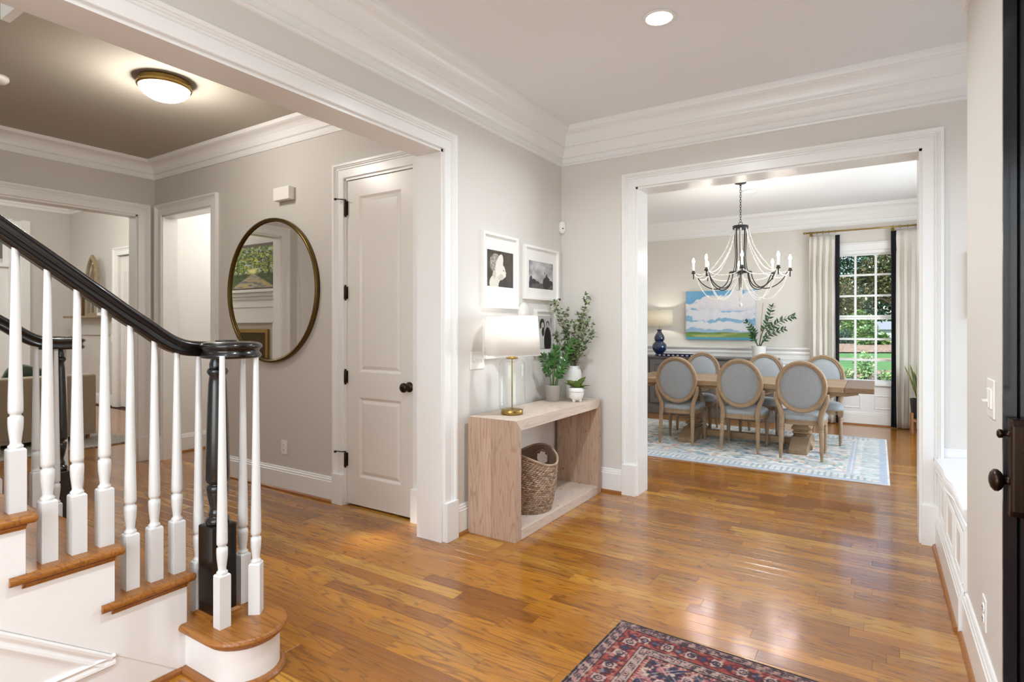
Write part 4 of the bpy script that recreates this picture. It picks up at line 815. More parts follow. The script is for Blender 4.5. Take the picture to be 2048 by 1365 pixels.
# ================================================================ FOYER RUG
M_RUG = vcol('wool_rug', .95, bump=500, sheen=.15, spec=.1)
def px_persian(U, V, W=1.24, H=2.6):
    x = U*W; y = V*H; d = np.minimum(np.minimum(x, W-x), np.minimum(y, H-y)); n = fbm(U, V, 90, 4, 2, W/H); b = [np.full_like(U, .62), np.full_like(U, .28), np.full_like(U, .27)]
    rgb = lambda s: [int(s[i:i+2], 16)/255 for i in (0, 2, 4)]
    horiz = (np.minimum(y, H-y) < np.minimum(x, W-x)); s_ = np.where(horiz, x, y)
    # field: navy ground, rose and cream lattice
    u = (x+y)/.155; v = (x-y)/.155; fu = u-np.floor(u)-.5; fv = v-np.floor(v)-.5; r = np.sqrt(fu**2+fv**2); an = np.arctan2(fv, fu)
    b = [np.full_like(U, .20), np.full_like(U, .20), np.full_like(U, .33)]
    n2 = fbm(U, V, 75, 14, 2, W/H); b = blend(b, np.clip((n2-.55)*16, 0, 1), 'B4606A'); n3 = fbm(U, V, 95, 15, 2, W/H); b = blend(b, np.clip((n3-.63)*18, 0, 1), 'D8C3B0')
    b = blend(b, ((np.abs(np.abs(fu)-.42) < .018) | (np.abs(np.abs(fv)-.42) < .018)).astype(float)*.8, 'CDB5AA')
    b = blend(b, (r < .26+.05*np.cos(an*8)).astype(float), 'A8505C'); b = blend(b, (r < .20+.03*np.cos(an*8)).astype(float), 'DCC8B4'); b = blend(b, (r < .13).astype(float), '2B2D48'); b = blend(b, (r < .09+.03*np.cos(an*6)).astype(float), 'D9A9A0'); b = blend(b, (r < .035).astype(float), '2A2438')
    ux = (x/.11); vy = (y/.11); gx = ux-np.floor(ux)-.5; gy = vy-np.floor(vy)-.5; r2 = np.sqrt(gx**2+gy**2); a2 = np.arctan2(gy, gx); b = blend(b, ((r2 < .17+.07*np.cos(a2*5+3*np.floor(ux))) & (r > .3)).astype(float), 'C98E84'); b = blend(b, ((r2 < .05) & (r > .3)).astype(float), '6E2A34')
    def band(a, c_, cols, per, kind):
        nonlocal b
        m = ((d >= a) & (d < c_)).astype(float); b = blend(b, m, cols[0]); w_ = c_-a; q = s_/per; f = q-np.floor(q)-.5; par = (np.floor(q) % 2); g = (d-a)/w_-.5; rr_ = np.sqrt((f*per/w_)**2+g**2); aa = np.arctan2(g, f*per/w_)
        if kind == 'flower':
            b = blend(b, m*(np.abs(np.abs(g)-.25-.12*np.sin(q*PI*2)) < .05), cols[3]); b = blend(b, m*(rr_ < .36), cols[3]); b = blend(b, m*(rr_ < .30+.04*np.cos(aa*6)), cols[1]); b = blend(b, m*(rr_ < .18), cols[2]); b = blend(b, m*(rr_ < .10), cols[1]); b = blend(b, m*(rr_ < .05), cols[3])
            f2 = (q+.5)-np.floor(q+.5)-.5; r3 = np.sqrt((f2*per/w_)**2+g**2); a3 = np.arctan2(g, f2*per/w_); b = blend(b, m*(r3 < .24+.08*np.cos(a3*4)), cols[3]); b = blend(b, m*(r3 < .16+.06*np.cos(a3*4)), cols[4])
        if kind == 'small':
            b = blend(b, m*(np.abs(g-.28*np.sign(np.sin(q*PI*2))) < .07), cols[2]); b = blend(b, m*(rr_ < .36), cols[2]); b = blend(b, m*(rr_ < .26), cols[1]); b = blend(b, m*(rr_ < .12), cols[2])
        if kind == 'zig': b = blend(b, m*(g < (np.abs(f)*2-.5)), cols[1])
    band(0, .010, ['2A2026'], 1, ''); band(.010, .050, ['B08A82', '8E6C70', '2A2430'], .055, 'small'); band(.050, .056, ['231C24'], 1, '')
    band(.056, .150, ['A6423A', 'CDA99C', '2E2A44', '5E2228', '38365A'], .10, 'flower'); band(.150, .156, ['231C24'], 1, '')
    band(.156, .200, ['BFA095', 'C99A8C', '443844'], .058, 'small'); band(.200, .206, ['231C24'], 1, ''); band(.206, .222, ['C9A698', 'B03A34'], .016, 'zig')
    sp = fbm(U, V, 150, 77, 2, W/H); b = blend(b, np.clip((sp-.60)*9, 0, 1)*.75, '2E222C'); b = blend(b, np.clip((.36-sp)*9, 0, 1)*.55, 'D8B8A4'); glare = fbm(U, V, 3, 40, 3); top = np.clip((V-.80)/.2, 0, 1)*np.clip(U*1.2, .2, 1); b = blend(b, .02+.10*glare*top, 'C8A090'); return [q*.86 for q in b]  # paler pink towards the far right paints glare into the pile
rg = thing('persian_rug', 'red and navy patterned wool rug on the oak floor in the foreground', 'rug', (-.985, 2.475, 0), math.radians(-2.2))
Mx = Matrix.Translation((0, -2.6, .009)) @ Matrix.Rotation(-PI/2, 4, 'X')
gridpic('pile', 1.24, 2.6, 300, 620, lambda U, V: px_persian(U, V), M_RUG, rg, Matrix.Translation((0, -2.6, .0085)) @ Matrix(((1,0,0,0),(0,0,1,0),(0,0,0,0),(0,0,0,1))))
obj('rug_backing', MB().box(0, -2.6, .0008, 1.24, 0, .0080), mat('rug_edge', '8E3B30', .95), rg)
fg = MB(); rr = random.Random(5)
for i in range(420):
    x_ = i/420*1.24; fg.add([(x_, -.001, .004), (x_+.0018, -.001, .004), (x_+.0018+rr.uniform(-.002,.002), .006+rr.uniform(0,.005), .002), (x_+rr.uniform(-.002,.002), .006+rr.uniform(0,.005), .002)], [(0,1,2,3)])
obj('fringe', fg, mat('cotton_fringe', 'D9CFC2', .95), rg, kind='stuff', solid=.0015)
# ================================================================ DINING ROOM
M_WOAK = wood('weathered_oak', ['9A8268', 'AF9678', 'A58B6E'], 'z', dark='66503A', grain=.35, rough=.55); M_WOAKX = wood('weathered_oak_x', ['9A7E5E', 'AA8C68', 'A18460'], 'x', dark='66503A', grain=.35, rough=.38)
M_LINEN = mat('blue_grey_linen', '9FA5AB', .9, sheen=.2); t = NT(M_LINEN); v1 = t.co(scale=(1,1,.12)); v2 = t.co(scale=(.12,.12,1))
wv_ = t.math('ADD', t.noise(v1, 330, 2), t.noise(v2, 330, 2)); t.base(t.mix(t.ramp(wv_, [(.75, (0,0,0)), (1.25, (1,1,1))]), '92989E', 'A1A6AA')); t.bump(wv_, .15, .001)
# dining rug
def px_drug(U, V, W=3.0, H=2.33):
    x = (1-U)*W; y = V*H; d = np.minimum(np.minimum(x, W-x), np.minimum(y, H-y)); b = [np.full_like(U, .89), np.full_like(U, .88), np.full_like(U, .86)]
    ar = W/H
    for sc_, sd, th, c in ((26, 3, .60, '4E8398'), (34, 5, .60, '8FA9C0'), (30, 8, .62, 'D9A98C'), (40, 12, .64, '2F5568'), (22, 16, .62, 'B9C6CF'), (36, 18, .64, '7FA08E'), (44, 22, .66, 'C98672')):
        n = nz(U, V, sc_, sd, ar)*.65+nz(U, V, sc_*2.3, sd+50, ar)*.35; b = blend(b, np.clip((n-th)*9, 0, 1)*.85, c)
    u = x/.36; v = y/.36; fu = u-np.floor(u)-.5; fv = v-np.floor(v)-.5; r = np.sqrt(fu**2+fv**2); an = np.arctan2(fv, fu); b = blend(b, (np.abs(r-.33-.05*np.cos(8*an)) < .022)*.35, '5C87A0'); b = blend(b, (r < .10+.04*np.cos(an*6))*.35, '3F6E86')
    bd = (d < .34); wb = (d >= .05) & (d < .25)
    s_ = np.where(np.minimum(y, H-y) < np.minimum(x, W-x), x, y); q = s_/.052; f = np.abs(q-np.floor(q)-.5); b = blend(b, bd.astype(float)*.6, 'D4D6D6')
    b = blend(b, (wb & (f < .17) & (d > .08) & (d < .225))*.75, '557F92'); b = blend(b, ((d < .075) & (d > .02))*.8, '7E93B4'); b = blend(b, ((d > .27) & (d < .335))*.65, '8FA0BC'); b = blend(b, ((d > .298) & (d < .306))*.8, 'D8DADB')
    b = blend(b, .25*np.clip(fbm(U, V, 90, 60, 2, ar)*1.2, 0, 1), 'EAE8E4'); b = blend(b, .25*np.clip(U*0+.6, 0, 1)*np.clip((V-.3)*2, 0, 1), 'C9BC92'); b = blend(b, .24, 'EFEDEA'); return b
dr = thing('dining_rug', 'faded cream and blue patterned rug beneath the dining table', 'rug', (-2.91, 5.775, 0))
gridpic('pile', 3.0, 2.33, 300, 230, px_drug, vcol('faded_rug', .95, bump=300, spec=.1), dr, Matrix.Translation((0, 0, .008)) @ Matrix(((1,0,0,0),(0,0,1,0),(0,0,0,0),(0,0,0,1))))
obj('rug_backing', MB().box(0, 0, .0008, 3.0, 2.33, .0075), mat('rug_edge_pale', 'C9CCD2', .95), dr)
RZ = .0085
# table
ta = thing('dining_table', 'long weathered oak trestle dining table set between the oval-back chairs', 'dining table', (-1.29, 7.075, RZ))
for q, (y0, y1) in enumerate(((-.51, -.256), (-.255, -.001), (0, .254), (.255, .51))): obj('table_plank', MB().box(-1.01, y0, .680, 1.01, y1, .730), M_WOAKX, ta, bevel=.002)
M_WOAKY = wood('weathered_oak_y', ['7E6148', '8E6E50', '866950'], 'y', dark='553F2C', grain=.35, rough=.4)
for sg in (1, -1): obj('breadboard_end', MB().box(sg*1.012, -.510, .680, sg*1.265, .510, .730), M_WOAKY, ta, bevel=.006)
obj('apron', MB().extr([(-1.16, .655), (-1.10, .632), (1.02, .632), (1.13, .655), (1.13, .680), (-1.16, .680)], 'y', -.42, -.36).extr([(-1.16, .655), (-1.10, .632), (1.02, .632), (1.13, .655), (1.13, .680), (-1.16, .680)], 'y', .36, .42), M_WOAKX, ta)
for sg in (1, -1):
    px = sg*.585
    pd = MB().sqlathe([(.11, .0), (.115, .01), (.115, .045), (.095, .07), (.060, .125), (.056, .135), (.060, .150), (.085, .165), (.092, .172), (.088, .180), (.070, .186), (.074, .200), (.096, .210), (.100, .222), (.094, .234), (.076, .242), (.072, .25), (.080, .27), (.098, .31), (.104, .36), (.098, .42), (.075, .50), (.062, .56), (.060, .58), (.085, .60), (.10, .615), (.10, .632)], (px, 0, 0), 1, 1)
    obj('pedestal', pd, M_WOAK, ta)
    ft = MB().extr([(-.42, 0), (-.42, .045), (-.38, .07), (-.16, .135), (.16, .135), (.38, .07), (.42, .045), (.42, 0)], 'x', px-.09, px+.09); obj('pedestal_foot', ft, M_WOAK, ta, bevel=.006)
    obj('cross_beam', MB().extr([(-.40, .632), (-.36, .59), (.36, .59), (.40, .632)], 'x', px-.05, px+.05), M_WOAK, ta)
obj('stretcher', MB().box(-.50, -.045, .035, .50, .045, .105), M_WOAKX, ta, bevel=.004)
# chairs
def chair(label):
    c = thing('dining_chair', label, 'chair', (0,0,0), 0, None)
    # faces +y; back at y=0
    tilt = .10; bz, brx, brz = .730, .235, .265
    def bp(a, k=1.0, off=0):
        x = brx*k*math.cos(a); z = bz+brz*k*math.sin(a); return Vector((x, off-(z-.48)*tilt*1.0, z))
    Nn = Vector((0, -1, -tilt)).normalized()
    fr = MB(); fr.sweep([bp(2*PI*k/44) for k in range(44)], Nn, [(0,-.016),(0,.012),(-.006,.020),(-.018,.024),(-.030,.020),(-.034,.015),(-.042,.015),(-.046,.010),(-.046,-.016),(-.040,-.022),(-.030,-.020),(-.018,-.026),(-.006,-.024)], closed=True, smooth=False)
    obj('back_frame', fr, M_WOAK, c)
    for s_, nm in ((1, 'back_upholstery'), (-1, 'back_upholstery')):
        rings = []
        for k_, d_ in ((.83, .006), (.80, .012), (.6, .020), (.3, .026), (.002, .028)): rings.append([bp(2*PI*k/36, k_)+Nn*d_*s_ for k in range(36)])
        m_ = MB(); m_.loft(rings, True, False); obj(nm, m_, M_LINEN, c)
    for s_ in (1, -1):
        # stile from the oval down to the seat and into the back leg
        pts = bez([bp(-.25 if s_ > 0 else PI+.25), (s_*.225, -.012, .59), (s_*.195, -.002, .51), (s_*.178, 0, .45), (s_*.176, 0, .40), (s_*.176, -.004, .355)], 5)
        m_ = MB(); m_.tube(pts, [.021+.005*min(1, i/12) for i in range(len(pts))], 8, flat=.85); obj('stile', m_, M_WOAK, c)
        lg = MB(); base = Vector((s_*.176, -.004, .0)); L_ = [(.010, 0), (.013, .004), (.015, .03), (.012, .036), (.016, .042), (.022, .24), (.0225, .28), (.018, .290), (.024, .296), (.024, .306), (.018, .312), (.023, .316), (.0245, .36)]
        Ms = Matrix(((1,0,s_*-.02,0),(0,1,.10,-.042),(0,0,1,0),(0,0,0,1))); lg.lathe([(r, z) for r, z in L_], 14, (s_*.186, 0, 0), M=Ms); obj('leg', lg, M_WOAK, c)
        lg = MB(); lg.lathe(L_, 14, (s_*.205, .415, 0)); lg.box(s_*.205-.026, .389, .335, s_*.205+.026, .441, .39); obj('leg', lg, M_WOAK, c)
    def outline(g, z, n=40):
        out = []
        for k in range(n):
            a = 2*PI*k/n; ca, sa = math.cos(a), math.sin(a); e = .55; X_ = math.copysign(abs(ca)**e, ca); Y_ = math.copysign(abs(sa)**e, sa); y = .215+.228*Y_*g; w_ = .205+.045*((y)/.44); out.append((X_*w_*g*1.0, y, z))
        return out
    m_ = MB(); m_.loft([outline(.97, 0.345), outline(1.0, 0.350), outline(1.0, 0.365), outline(.985, 0.368), outline(.985, 0.378), outline(1.0, 0.381), outline(1.0, 0.395), outline(.97, 0.398)], False); obj('seat_rail', m_, M_WOAK, c)
    m_ = MB(); m_.loft([outline(.985, 0.396), outline(1.0, 0.405), outline(1.0, 0.420), outline(.96, 0.438), outline(.85, 0.453), outline(.65, 0.462), outline(.35, 0.467), outline(.03, 0.468)], True); obj('seat_cushion', m_, M_LINEN, c)
    m_ = MB(); m_.tube([Vector(p) for p in outline(1.005, .400)], .004, 6, closed=True); obj('welt', m_, M_LINEN, c)
    return c
ch0 = chair('oval-back chair with grey linen, nearest row, at the left beside the doorway jamb')
spots = [(-1.935, 6.54, 0, None), (-1.245, 6.50, 0, 'oval-back chair with grey linen, nearest row, in the middle'), (-.65, 6.44, 0, 'oval-back chair with grey linen, nearest row, at the table end by the window'),
 (-1.975, 7.80, PI, 'oval-back chair across the table, in front of the sideboard near the lamp'), (-1.205, 7.80, PI, 'oval-back chair across the table, in front of the potted plant'), (-.555, 7.80, PI, 'oval-back chair across the table, in front of the left curtain')]
for i, (x, y, r, lb) in enumerate(spots):
    c = ch0 if i == 0 else copy_tree(ch0); c.location = (x, y, RZ); c.rotation_euler = (0, 0, r+(.05 if i == 2 else 0))
    if lb: c['label'] = lb
    c['group'] = 'oval-back dining chairs'
# sideboard
M_GREY = mat('grey_cabinet_paint', '6C6866', .4); M_GREY2 = mat('sideboard_top', '5A5450', .35)
sd = thing('sideboard', 'long dark grey painted sideboard against the dining room back wall', 'sideboard', (-2.42, 8.93, 0))
sw_ = 1.22
obj('cabinet_body', MB().box(-sw_+.03, -.21, .06, sw_-.03, .235, .855), M_GREY, sd)
obj('cabinet_top', MB().box(-sw_, -.24, .857, sw_, .245, .885), M_GREY2, sd, bevel=.004)
obj('plinth', MB().box(-sw_+.01, -.235, 0, sw_-.01, .23, .11), M_GREY, sd, bevel=.006); obj('plinth_cap', MB().box(-sw_+.02, -.225, .11, sw_-.02, .22, .13), M_GREY, sd, bevel=.004)
for k in range(4):
    a = -sw_+.06+k*.585; b = a+.565
    pn = panel_slab(a, b, .17, .835, [(a+.07, b-.07, .24, .765)], -.232, .022, face=-1); do = obj('cabinet_door', pn, M_GREY, sd)
    for q in range(5): obj('panel_board', MB().box(a+.085+q*.0795, -.236, .255, a+.085+(q+1)*.0795-.006, -.224, .75), M_GREY, do)
    xk = b-.03 if k % 2 == 0 else a+.03; obj('knob', MB().lathe([(.006, 0), (.006, .012), (.013, .018), (.012, .026), (0, .03)], 12, M=Matrix.Translation((xk, -.232, .55)) @ Matrix.Rotation(PI/2, 4, 'X')), M_BRONZE, do)
M_BLUE = mat('cobalt_glaze', '0B1F4A', .06, coat=1)
bl = thing('table_lamp', 'dark blue double gourd ceramic lamp with a cream drum shade on the sideboard', 'lamp', (-2.91, 8.90, .885))
obj('lamp_base', MB().lathe([(0, 0), (.068, 0), (.072, .01), (.060, .028), (.055, .035), (.08, .06), (.108, .10), (.115, .14), (.106, .18), (.08, .208), (.062, .218), (.062, .226), (.074, .24), (.082, .268), (.078, .30), (.060, .335), (.040, .365), (.032, .385), (.032, .398), (.042, .405), (.044, .415), (0, .42)], 36), M_BLUE, bl)
obj('lamp_shade', MB().lathe([(.205, .465), (.200, .715)], 40, cap=False), mat('cream_shade', 'F4EEDF', .9), bl, solid=.002)
t = NT(mat('cream_shade')); tr = t.n('BsdfTranslucent'); tr.inputs[0].default_value = (.97, .93, .82, 1); mx_ = t.n('MixShader'); mx_.inputs[0].default_value = .5; t.l(t.b.outputs[0], mx_.inputs[1]); t.l(tr.outputs[0], mx_.inputs[2]); t.l(mx_.outputs[0], t.t.nodes['Material Output'].inputs[0])
obj('lamp_stem', MB().lathe([(.006, .41), (.006, .70), (.012, .705), (.008, .73), (0, .735)], 10), M_BRASS, bl)
obj('bulb', MB().lathe([(.012, .50), (.028, .55), (.02, .59), (0, .60)], 14), mat('bulb_glow'), bl)
lamp('POINT', 'sideboard_lamp_light', (-2.91, 8.90, 1.47), 9, .03, (1, .93, .82))
tr_ = thing('star_tray', 'navy and white star patterned long dish on the sideboard beside the lamp', 'tray', (-2.60, 8.768, .885)); tr_.scale = (1, .8, 1)
def px_star(U, V):
    b = [np.full_like(U, .07), np.full_like(U, .09), np.full_like(U, .24)]; q = U*8; f = q-np.floor(q)-.5; g = V-.5; r = np.sqrt(f**2+(g)**2); a = np.arctan2(g, f); return blend(b, (r < .24+.15*np.cos(5*a)).astype(float), 'E8E6EC')
obj('dish', MB().loft([[(x, y, 0) for x, y in ((-.26,-.06),(.26,-.06),(.26,.06),(-.26,.06))], [(x, y, .042) for x, y in ((-.29,-.08),(.29,-.08),(.29,.08),(-.29,.08))], [(x, y, .042) for x, y in ((-.28,-.07),(.28,-.07),(.28,.07),(-.28,.07))], [(x, y, .012) for x, y in ((-.25,-.05),(.25,-.05),(.25,.05),(-.25,.05))]], False), mat('navy_glaze', '10183C', .15, coat=.5), tr_)
gridpic('star_print', .56, .038, 280, 20, px_star, vcol('glazed_print', .2), tr_, Matrix.Translation((-.28, -.0625, .003)) @ Matrix.Rotation(math.radians(25), 4, 'X'))
# painting
def px_sea(U, V):
    n = fbm(U, V, 4, 71, 5, 1.35); sky = [.36+.2*n, .62+.1*n, .80+.04*n]; sky = blend(sky, np.clip((.55-V)*2, 0, .8), 'A9C4D8')
    def cl(c0, th, seed, col, s=3.0):
        nonlocal sky
        m = np.clip((c0-th)*7+1.2*(fbm(U, V, 7, seed, 5, 1.35)-.5)*2.2, 0, 1); sky = blend(sky, m, col)
    pf = fbm(U, V, 5, 81, 5, 1.35)*.7+fbm(U, V, 16, 82, 3, 1.35)*.3
    m = np.clip((pf+.55*(1-np.abs(V-.70)/.22)-.55+.25*np.clip(U-.12, 0, .3)*2-.35*np.clip(.30-U, 0, 1)*4)*9, 0, 1)*np.clip((V-.57)*30, 0, 1); sky = blend(sky, m, 'E6E3E6')
    sky = blend(sky, m*np.clip((.68-V)*8, 0, .6), 'CFCFDA')
    pf2 = fbm(U, V, 6, 91, 5, 1.35); m = np.clip((pf2+.5*(1-np.abs(V-.47-.06*(1-U))/.11)-.55)*9, 0, 1); sky = blend(sky, m, 'E2E2E8')
    m = np.clip((fbm(U, V, 6, 99, 5, 1.35)+.5*(1-np.abs(V-.31+.06*U)/.10)-.55)*8, 0, 1); sky = blend(sky, m, 'E4E6EA')
    m = np.clip((fbm(U, V, 6, 95, 5, 1.3)-.5)*5, 0, 1)*np.clip((.85-V)*5, 0, 1)*np.clip((V-.18)*8, 0, 1)*.3; sky = blend(sky, m, 'C3C7D6')
    hz = .155+.008*np.sin(U*14); g = fbm(U, V, 14, 60, 4, .3); sky = blend(sky, np.clip((hz-V)*90, 0, 1), '7E9A55'); sky = blend(sky, np.clip((hz-V)*90, 0, 1)*np.clip((g-.45)*4, 0, 1), 'B5B878'); sky = blend(sky, np.clip((hz-V)*40, 0, 1)*np.clip((V-.12)*60, 0, 1)*.5, '4E6B3C')
    sky = blend(sky, np.clip((.055-V)*90, 0, 1), '5AA3BE'); return sky
pa = thing('painting', 'large unframed canvas of clouds over green fields on the dining room wall', 'painting', (-2.565, 9.186, 1.142))
obj('canvas_stretcher', MB().box(0, -.036, 0, 1.03, -.001, .758), mat('canvas_edge', 'B9CDD8', .8), pa); gridpic('painted_canvas', 1.03, .758, 260, 190, px_sea, vcol('oil_paint', .6), pa, Matrix.Translation((0, -.0365, 0)))
# plant on the sideboard
dp = thing('potted_plant', 'tall arching green plant in a white pot on the right end of the sideboard', 'potted plant', (-1.45, 8.93, .885))
obj('pot', MB().lathe([(0, 0), (.075, 0), (.082, .01), (.088, .06), (.098, .175), (.100, .18), (.094, .18), (.090, .165), (0, .16)], 32), M_WCER, dp); obj('soil', MB().lathe([(0, .166), (.09, .165)], 20, cap=False), M_SOIL, dp)
zl2 = leafmesh('arch_leaf', .085, .040); M_ZD = leafmat('arch_leaf', '16331B', '2F5A2C', .3)
for pts, n in (([(0,0,.16), (.04,0,.36), (.12,-.02,.54), (.18,-.05,.74)], 10), ([(.02,0,.16), (.10,-.02,.36), (.26,-.06,.52), (.46,-.10,.60)], 10), ([(-.01,0,.16), (-.05,0,.28), (-.08,-.02,.40), (-.17,-.05,.53)], 9), ([(.01,0,.16), (.06,-.03,.24), (.18,-.06,.36), (.34,-.08,.42)], 7), ([(0,0,.16), (-.03,-.03,.22), (-.06,-.06,.28), (-.07,-.08,.33)], 5)):
    zz_stem(dp, zl2, M_ZD, pts, n, 1.0, stemr=.009, start=.38, ms=mat('dark_stem', '4A5A34', .6))
obj('support_cane', MB().tube([(.01, 0, .16), (.03, 0, .5), (.055, -.01, .80)], .0045, 6), mat('bamboo_cane', 'B59B72', .6), dp)
# curtains, rod
M_CUR = mat('cream_curtain', 'E6E1D8', .9, sheen=.2); t = NT(M_CUR); tr = t.n('BsdfTranslucent'); tr.inputs[0].default_value = (.8, .78, .73, 1); mx_ = t.n('MixShader'); mx_.inputs[0].default_value = .12; t.l(t.b.outputs[0], mx_.inputs[1]); t.l(tr.outputs[0], mx_.inputs[2]); t.l(mx_.outputs[0], t.t.nodes['Material Output'].inputs[0])
M_NAVY = mat('navy_band', '0C0E17', .9)
rdY = 9.10
cr = thing('curtain_rod', 'thin brass curtain rod with rings over the dining room window', 'curtain rod', (0, rdY, 2.668))
obj('rod', MB().tube([(-.87, 0, 0), (.62, 0, 0)], .011, 12), M_BRASS, cr)
for sx_ in (-.87, .62): obj('finial', MB().lathe([(.011, 0), (.016, .002), (.016, .028), (.011, .03)], 14, M=Matrix.Translation((sx_-(.02 if sx_ < 0 else 0), 0, 0)) @ Matrix.Rotation(PI/2, 4, 'Y')), M_BRASS, cr)
for x in (-.80, .17, .58): obj('bracket', MB().tube([(x, 0, -.02), (x, .05, -.02), (x, .098, -.02)], .007, 8).lathe([(.022, 0), (.022, .008)], 14, M=Matrix.Translation((x, .098, -.02)) @ Matrix.Rotation(PI/2, 4, 'X')).tube([(x, 0, -.02), (x, 0, .0)], .010, 8), M_BRASS, cr)
def curtain(label, x0, x1, band_side, npl):
    c = thing('curtain', label, 'curtain', (0, rdY, 0)); w_ = x1-x0; nx = npl*16; nzv = 26; rings = []
    vs = []; fs = []
    bw = .055/w_
    for j in range(nzv+1):
        z = .012+(2.615-.012)*j/nzv; q = j/nzv; amp = .038*(1-.55*max(0, (q-.86)/.14))*(1+.1*math.sin(j)); pinch = max(0, 1-abs(q-.955)/.06)
        for i in range(nx+1):
            u = i/nx; ph = u*npl*2*PI; y_ = amp*math.sin(ph)*(1-.55*pinch)+.012*math.sin(ph*2.3+q*2)*(1-q)+.006*math.sin(q*7+u*9)
            x = x0+w_*u+.012*math.sin(ph*.5+q*3)*(1-q)+(.010*math.sin(ph*2))*(1-pinch)
            vs.append((x+(-.03*(1-q) if band_side > 0 else .0)*0, y_, z))
    k0, k1 = 0, nx
    cut = int(nx*bw)+1
    main = MB(); band = MB(); idx = lambda i, j: j*(nx+1)+i
    fm_, fb_ = [], []
    for j in range(nzv):
        for i in range(nx):
            f = (idx(i, j), idx(i+1, j), idx(i+1, j+1), idx(i, j+1)); inb = (i >= nx-cut) if band_side > 0 else (i < cut)
            (fb_ if inb else fm_).append(f)
    main.add(vs, fm_, True); band.add(vs, fb_, True)
    def strip(mb):
        me = mb.mesh('cloth', False); bm = bmesh.new(); bm.from_mesh(me); bmesh.ops.delete(bm, geom=[v for v in bm.verts if not v.link_faces], context='VERTS'); bm.to_mesh(me); bm.free(); return me
    obj('drape', strip(main), M_CUR, c, solid=.004, fix=False); obj('edge_band', strip(band), M_NAVY, c, solid=.005, fix=False)
    for k in range(npl):
        x = x0+w_*(k+.25)/npl
        rg_ = MB().tube([(x, .020*math.cos(a), 2.662+.024*math.sin(a)) for a in [2*PI*q/14 for q in range(14)]], .0035, 6, closed=True); obj('ring', rg_, M_BRASS, c)
    return c
curtain('cream pleated curtain with a dark edge band at the left of the window', -.815, -.44, 1, 5)
curtain('cream pleated curtain with a dark edge band at the right of the window', .150, .56, -1, 5)
# snake plant
sp = thing('potted_plant', 'snake plant in a dark pot on a wooden stand beside the right curtain', 'potted plant', (.47, 8.78, 0))
M_STD = wood('stand_wood', ['9A6A45', 'A87850'], 'z', dark='6A4528', grain=.2)
obj('pot', MB().lathe([(0, .20), (.105, .20), (.112, .21), (.128, .43), (.130, .44), (.122, .44), (.118, .42), (0, .415)], 32), mat('charcoal_pot', '26282D', .5), sp); obj('soil', MB().lathe([(0, .42), (.118, .419)], 20, cap=False), M_SOIL, sp)
for a in (0, PI/2, PI, 3*PI/2):
    a += math.radians(35); obj('leg', MB().cbox(0, 0, .135, .030, .030, .27), M_STD, sp, loc=(.135*math.cos(a), .135*math.sin(a), 0), rot=(0, 0, a), bevel=.003)
for a in (0, PI/2): obj('stand_rail', MB().cbox(0, 0, .175, .26, .026, .035), M_STD, sp, rot=(0, 0, a+math.radians(35)))
M_SN = mat('snake_leaf', '2D4A2A', .4); t = NT(M_SN); v_ = t.co(scale=(9, 1, 1)); t.base(t.mix(t.ramp(t.noise(v_, 3, 3), [(.4, (0,0,0)), (.6, (1,1,1))]), '1F3A22', '4C6A3C'))
M_SNE = mat('snake_leaf_edge', 'B7B25A', .4)
for i in range(11):
    a = i*2.4; L = .30+.22*((i*.618) % 1); lean = .14+.30*((i*.41) % 1); r0 = .05; mb = MB(); me_ = MB(); rows = []; er = []
    for k in range(9):
        q = k/8; w_ = .028*(math.sin(PI*(.18+.8*q))**.7)*(1-.15*q) if k < 8 else .001; rr_ = r0*.4+lean*L*q**1.3; z = .42+L*q; ca, sa = math.cos(a), math.sin(a)
        tw = .3*q; px_, py_ = -sa*math.cos(tw)+ca*math.sin(tw)*.3, ca*math.cos(tw)+sa*math.sin(tw)*.3
        c_ = (r0*ca*.6+rr_*ca, r0*sa*.6+rr_*sa); rows.append([(c_[0]-px_*w_, c_[1]-py_*w_, z), (c_[0]-ca*.004, c_[1]-sa*.004, z-.001), (c_[0]+px_*w_, c_[1]+py_*w_, z)]); 
    vs = [p for r in rows for p in r]; fs = [(k*3+j, k*3+j+1, (k+1)*3+j+1, (k+1)*3+j) for k in range(8) for j in range(2)]; mb.add(vs, fs, True)
    lf = obj('leaf', mb, M_SN, sp, solid=.002); ed = MB()
    for sg in (0, 2): ed.tube([r[sg] for r in rows], .0028, 4)
    obj('leaf_edge', ed, M_SNE, lf)
# chandelier
chx, chy = -1.327, 6.96
cl = thing('chandelier', 'black iron eight-arm candle chandelier draped with white bead strands', 'chandelier', (chx, chy, CZ))
obj('canopy', MB().lathe([(0, 0), (.062, 0), (.064, -.006), (.060, -.020), (.03, -.028), (.010, -.034), (.008, -.05)], 28), M_IRON, cl)
zc = lambda z: 1.35+(z-1.35)*1.0184-CZ
chn = []; n_l = 15
for i in range(n_l):
    za = -.052-i*.0283; vert = [(.0085*math.cos(a), 0, .019*math.sin(a)) for a in [2*PI*k/12 for k in range(12)]]; R_ = Matrix.Rotation(PI/2*(i % 2), 4, 'Z'); lk = MB().tube([Vector((0,0,za)) + (R_ @ Vector(p)) for p in vert], .0028, 5, closed=True); obj('chain_link', lk, M_IRON, cl)
obj('hanging_ring', MB().tube([(.020*math.cos(a), 0, zc(2.508)+.020*math.sin(a)) for a in [2*PI*k/18 for k in range(18)]], .0035, 6, closed=True), M_IRON, cl)
obj('hub', MB().lathe([(0, zc(2.486)), (.080, zc(2.486)), (.085, zc(2.482)), (.085, zc(2.448)), (.080, zc(2.444)), (.05, zc(2.440)), (0, zc(2.436))], 32), M_IRON, cl)
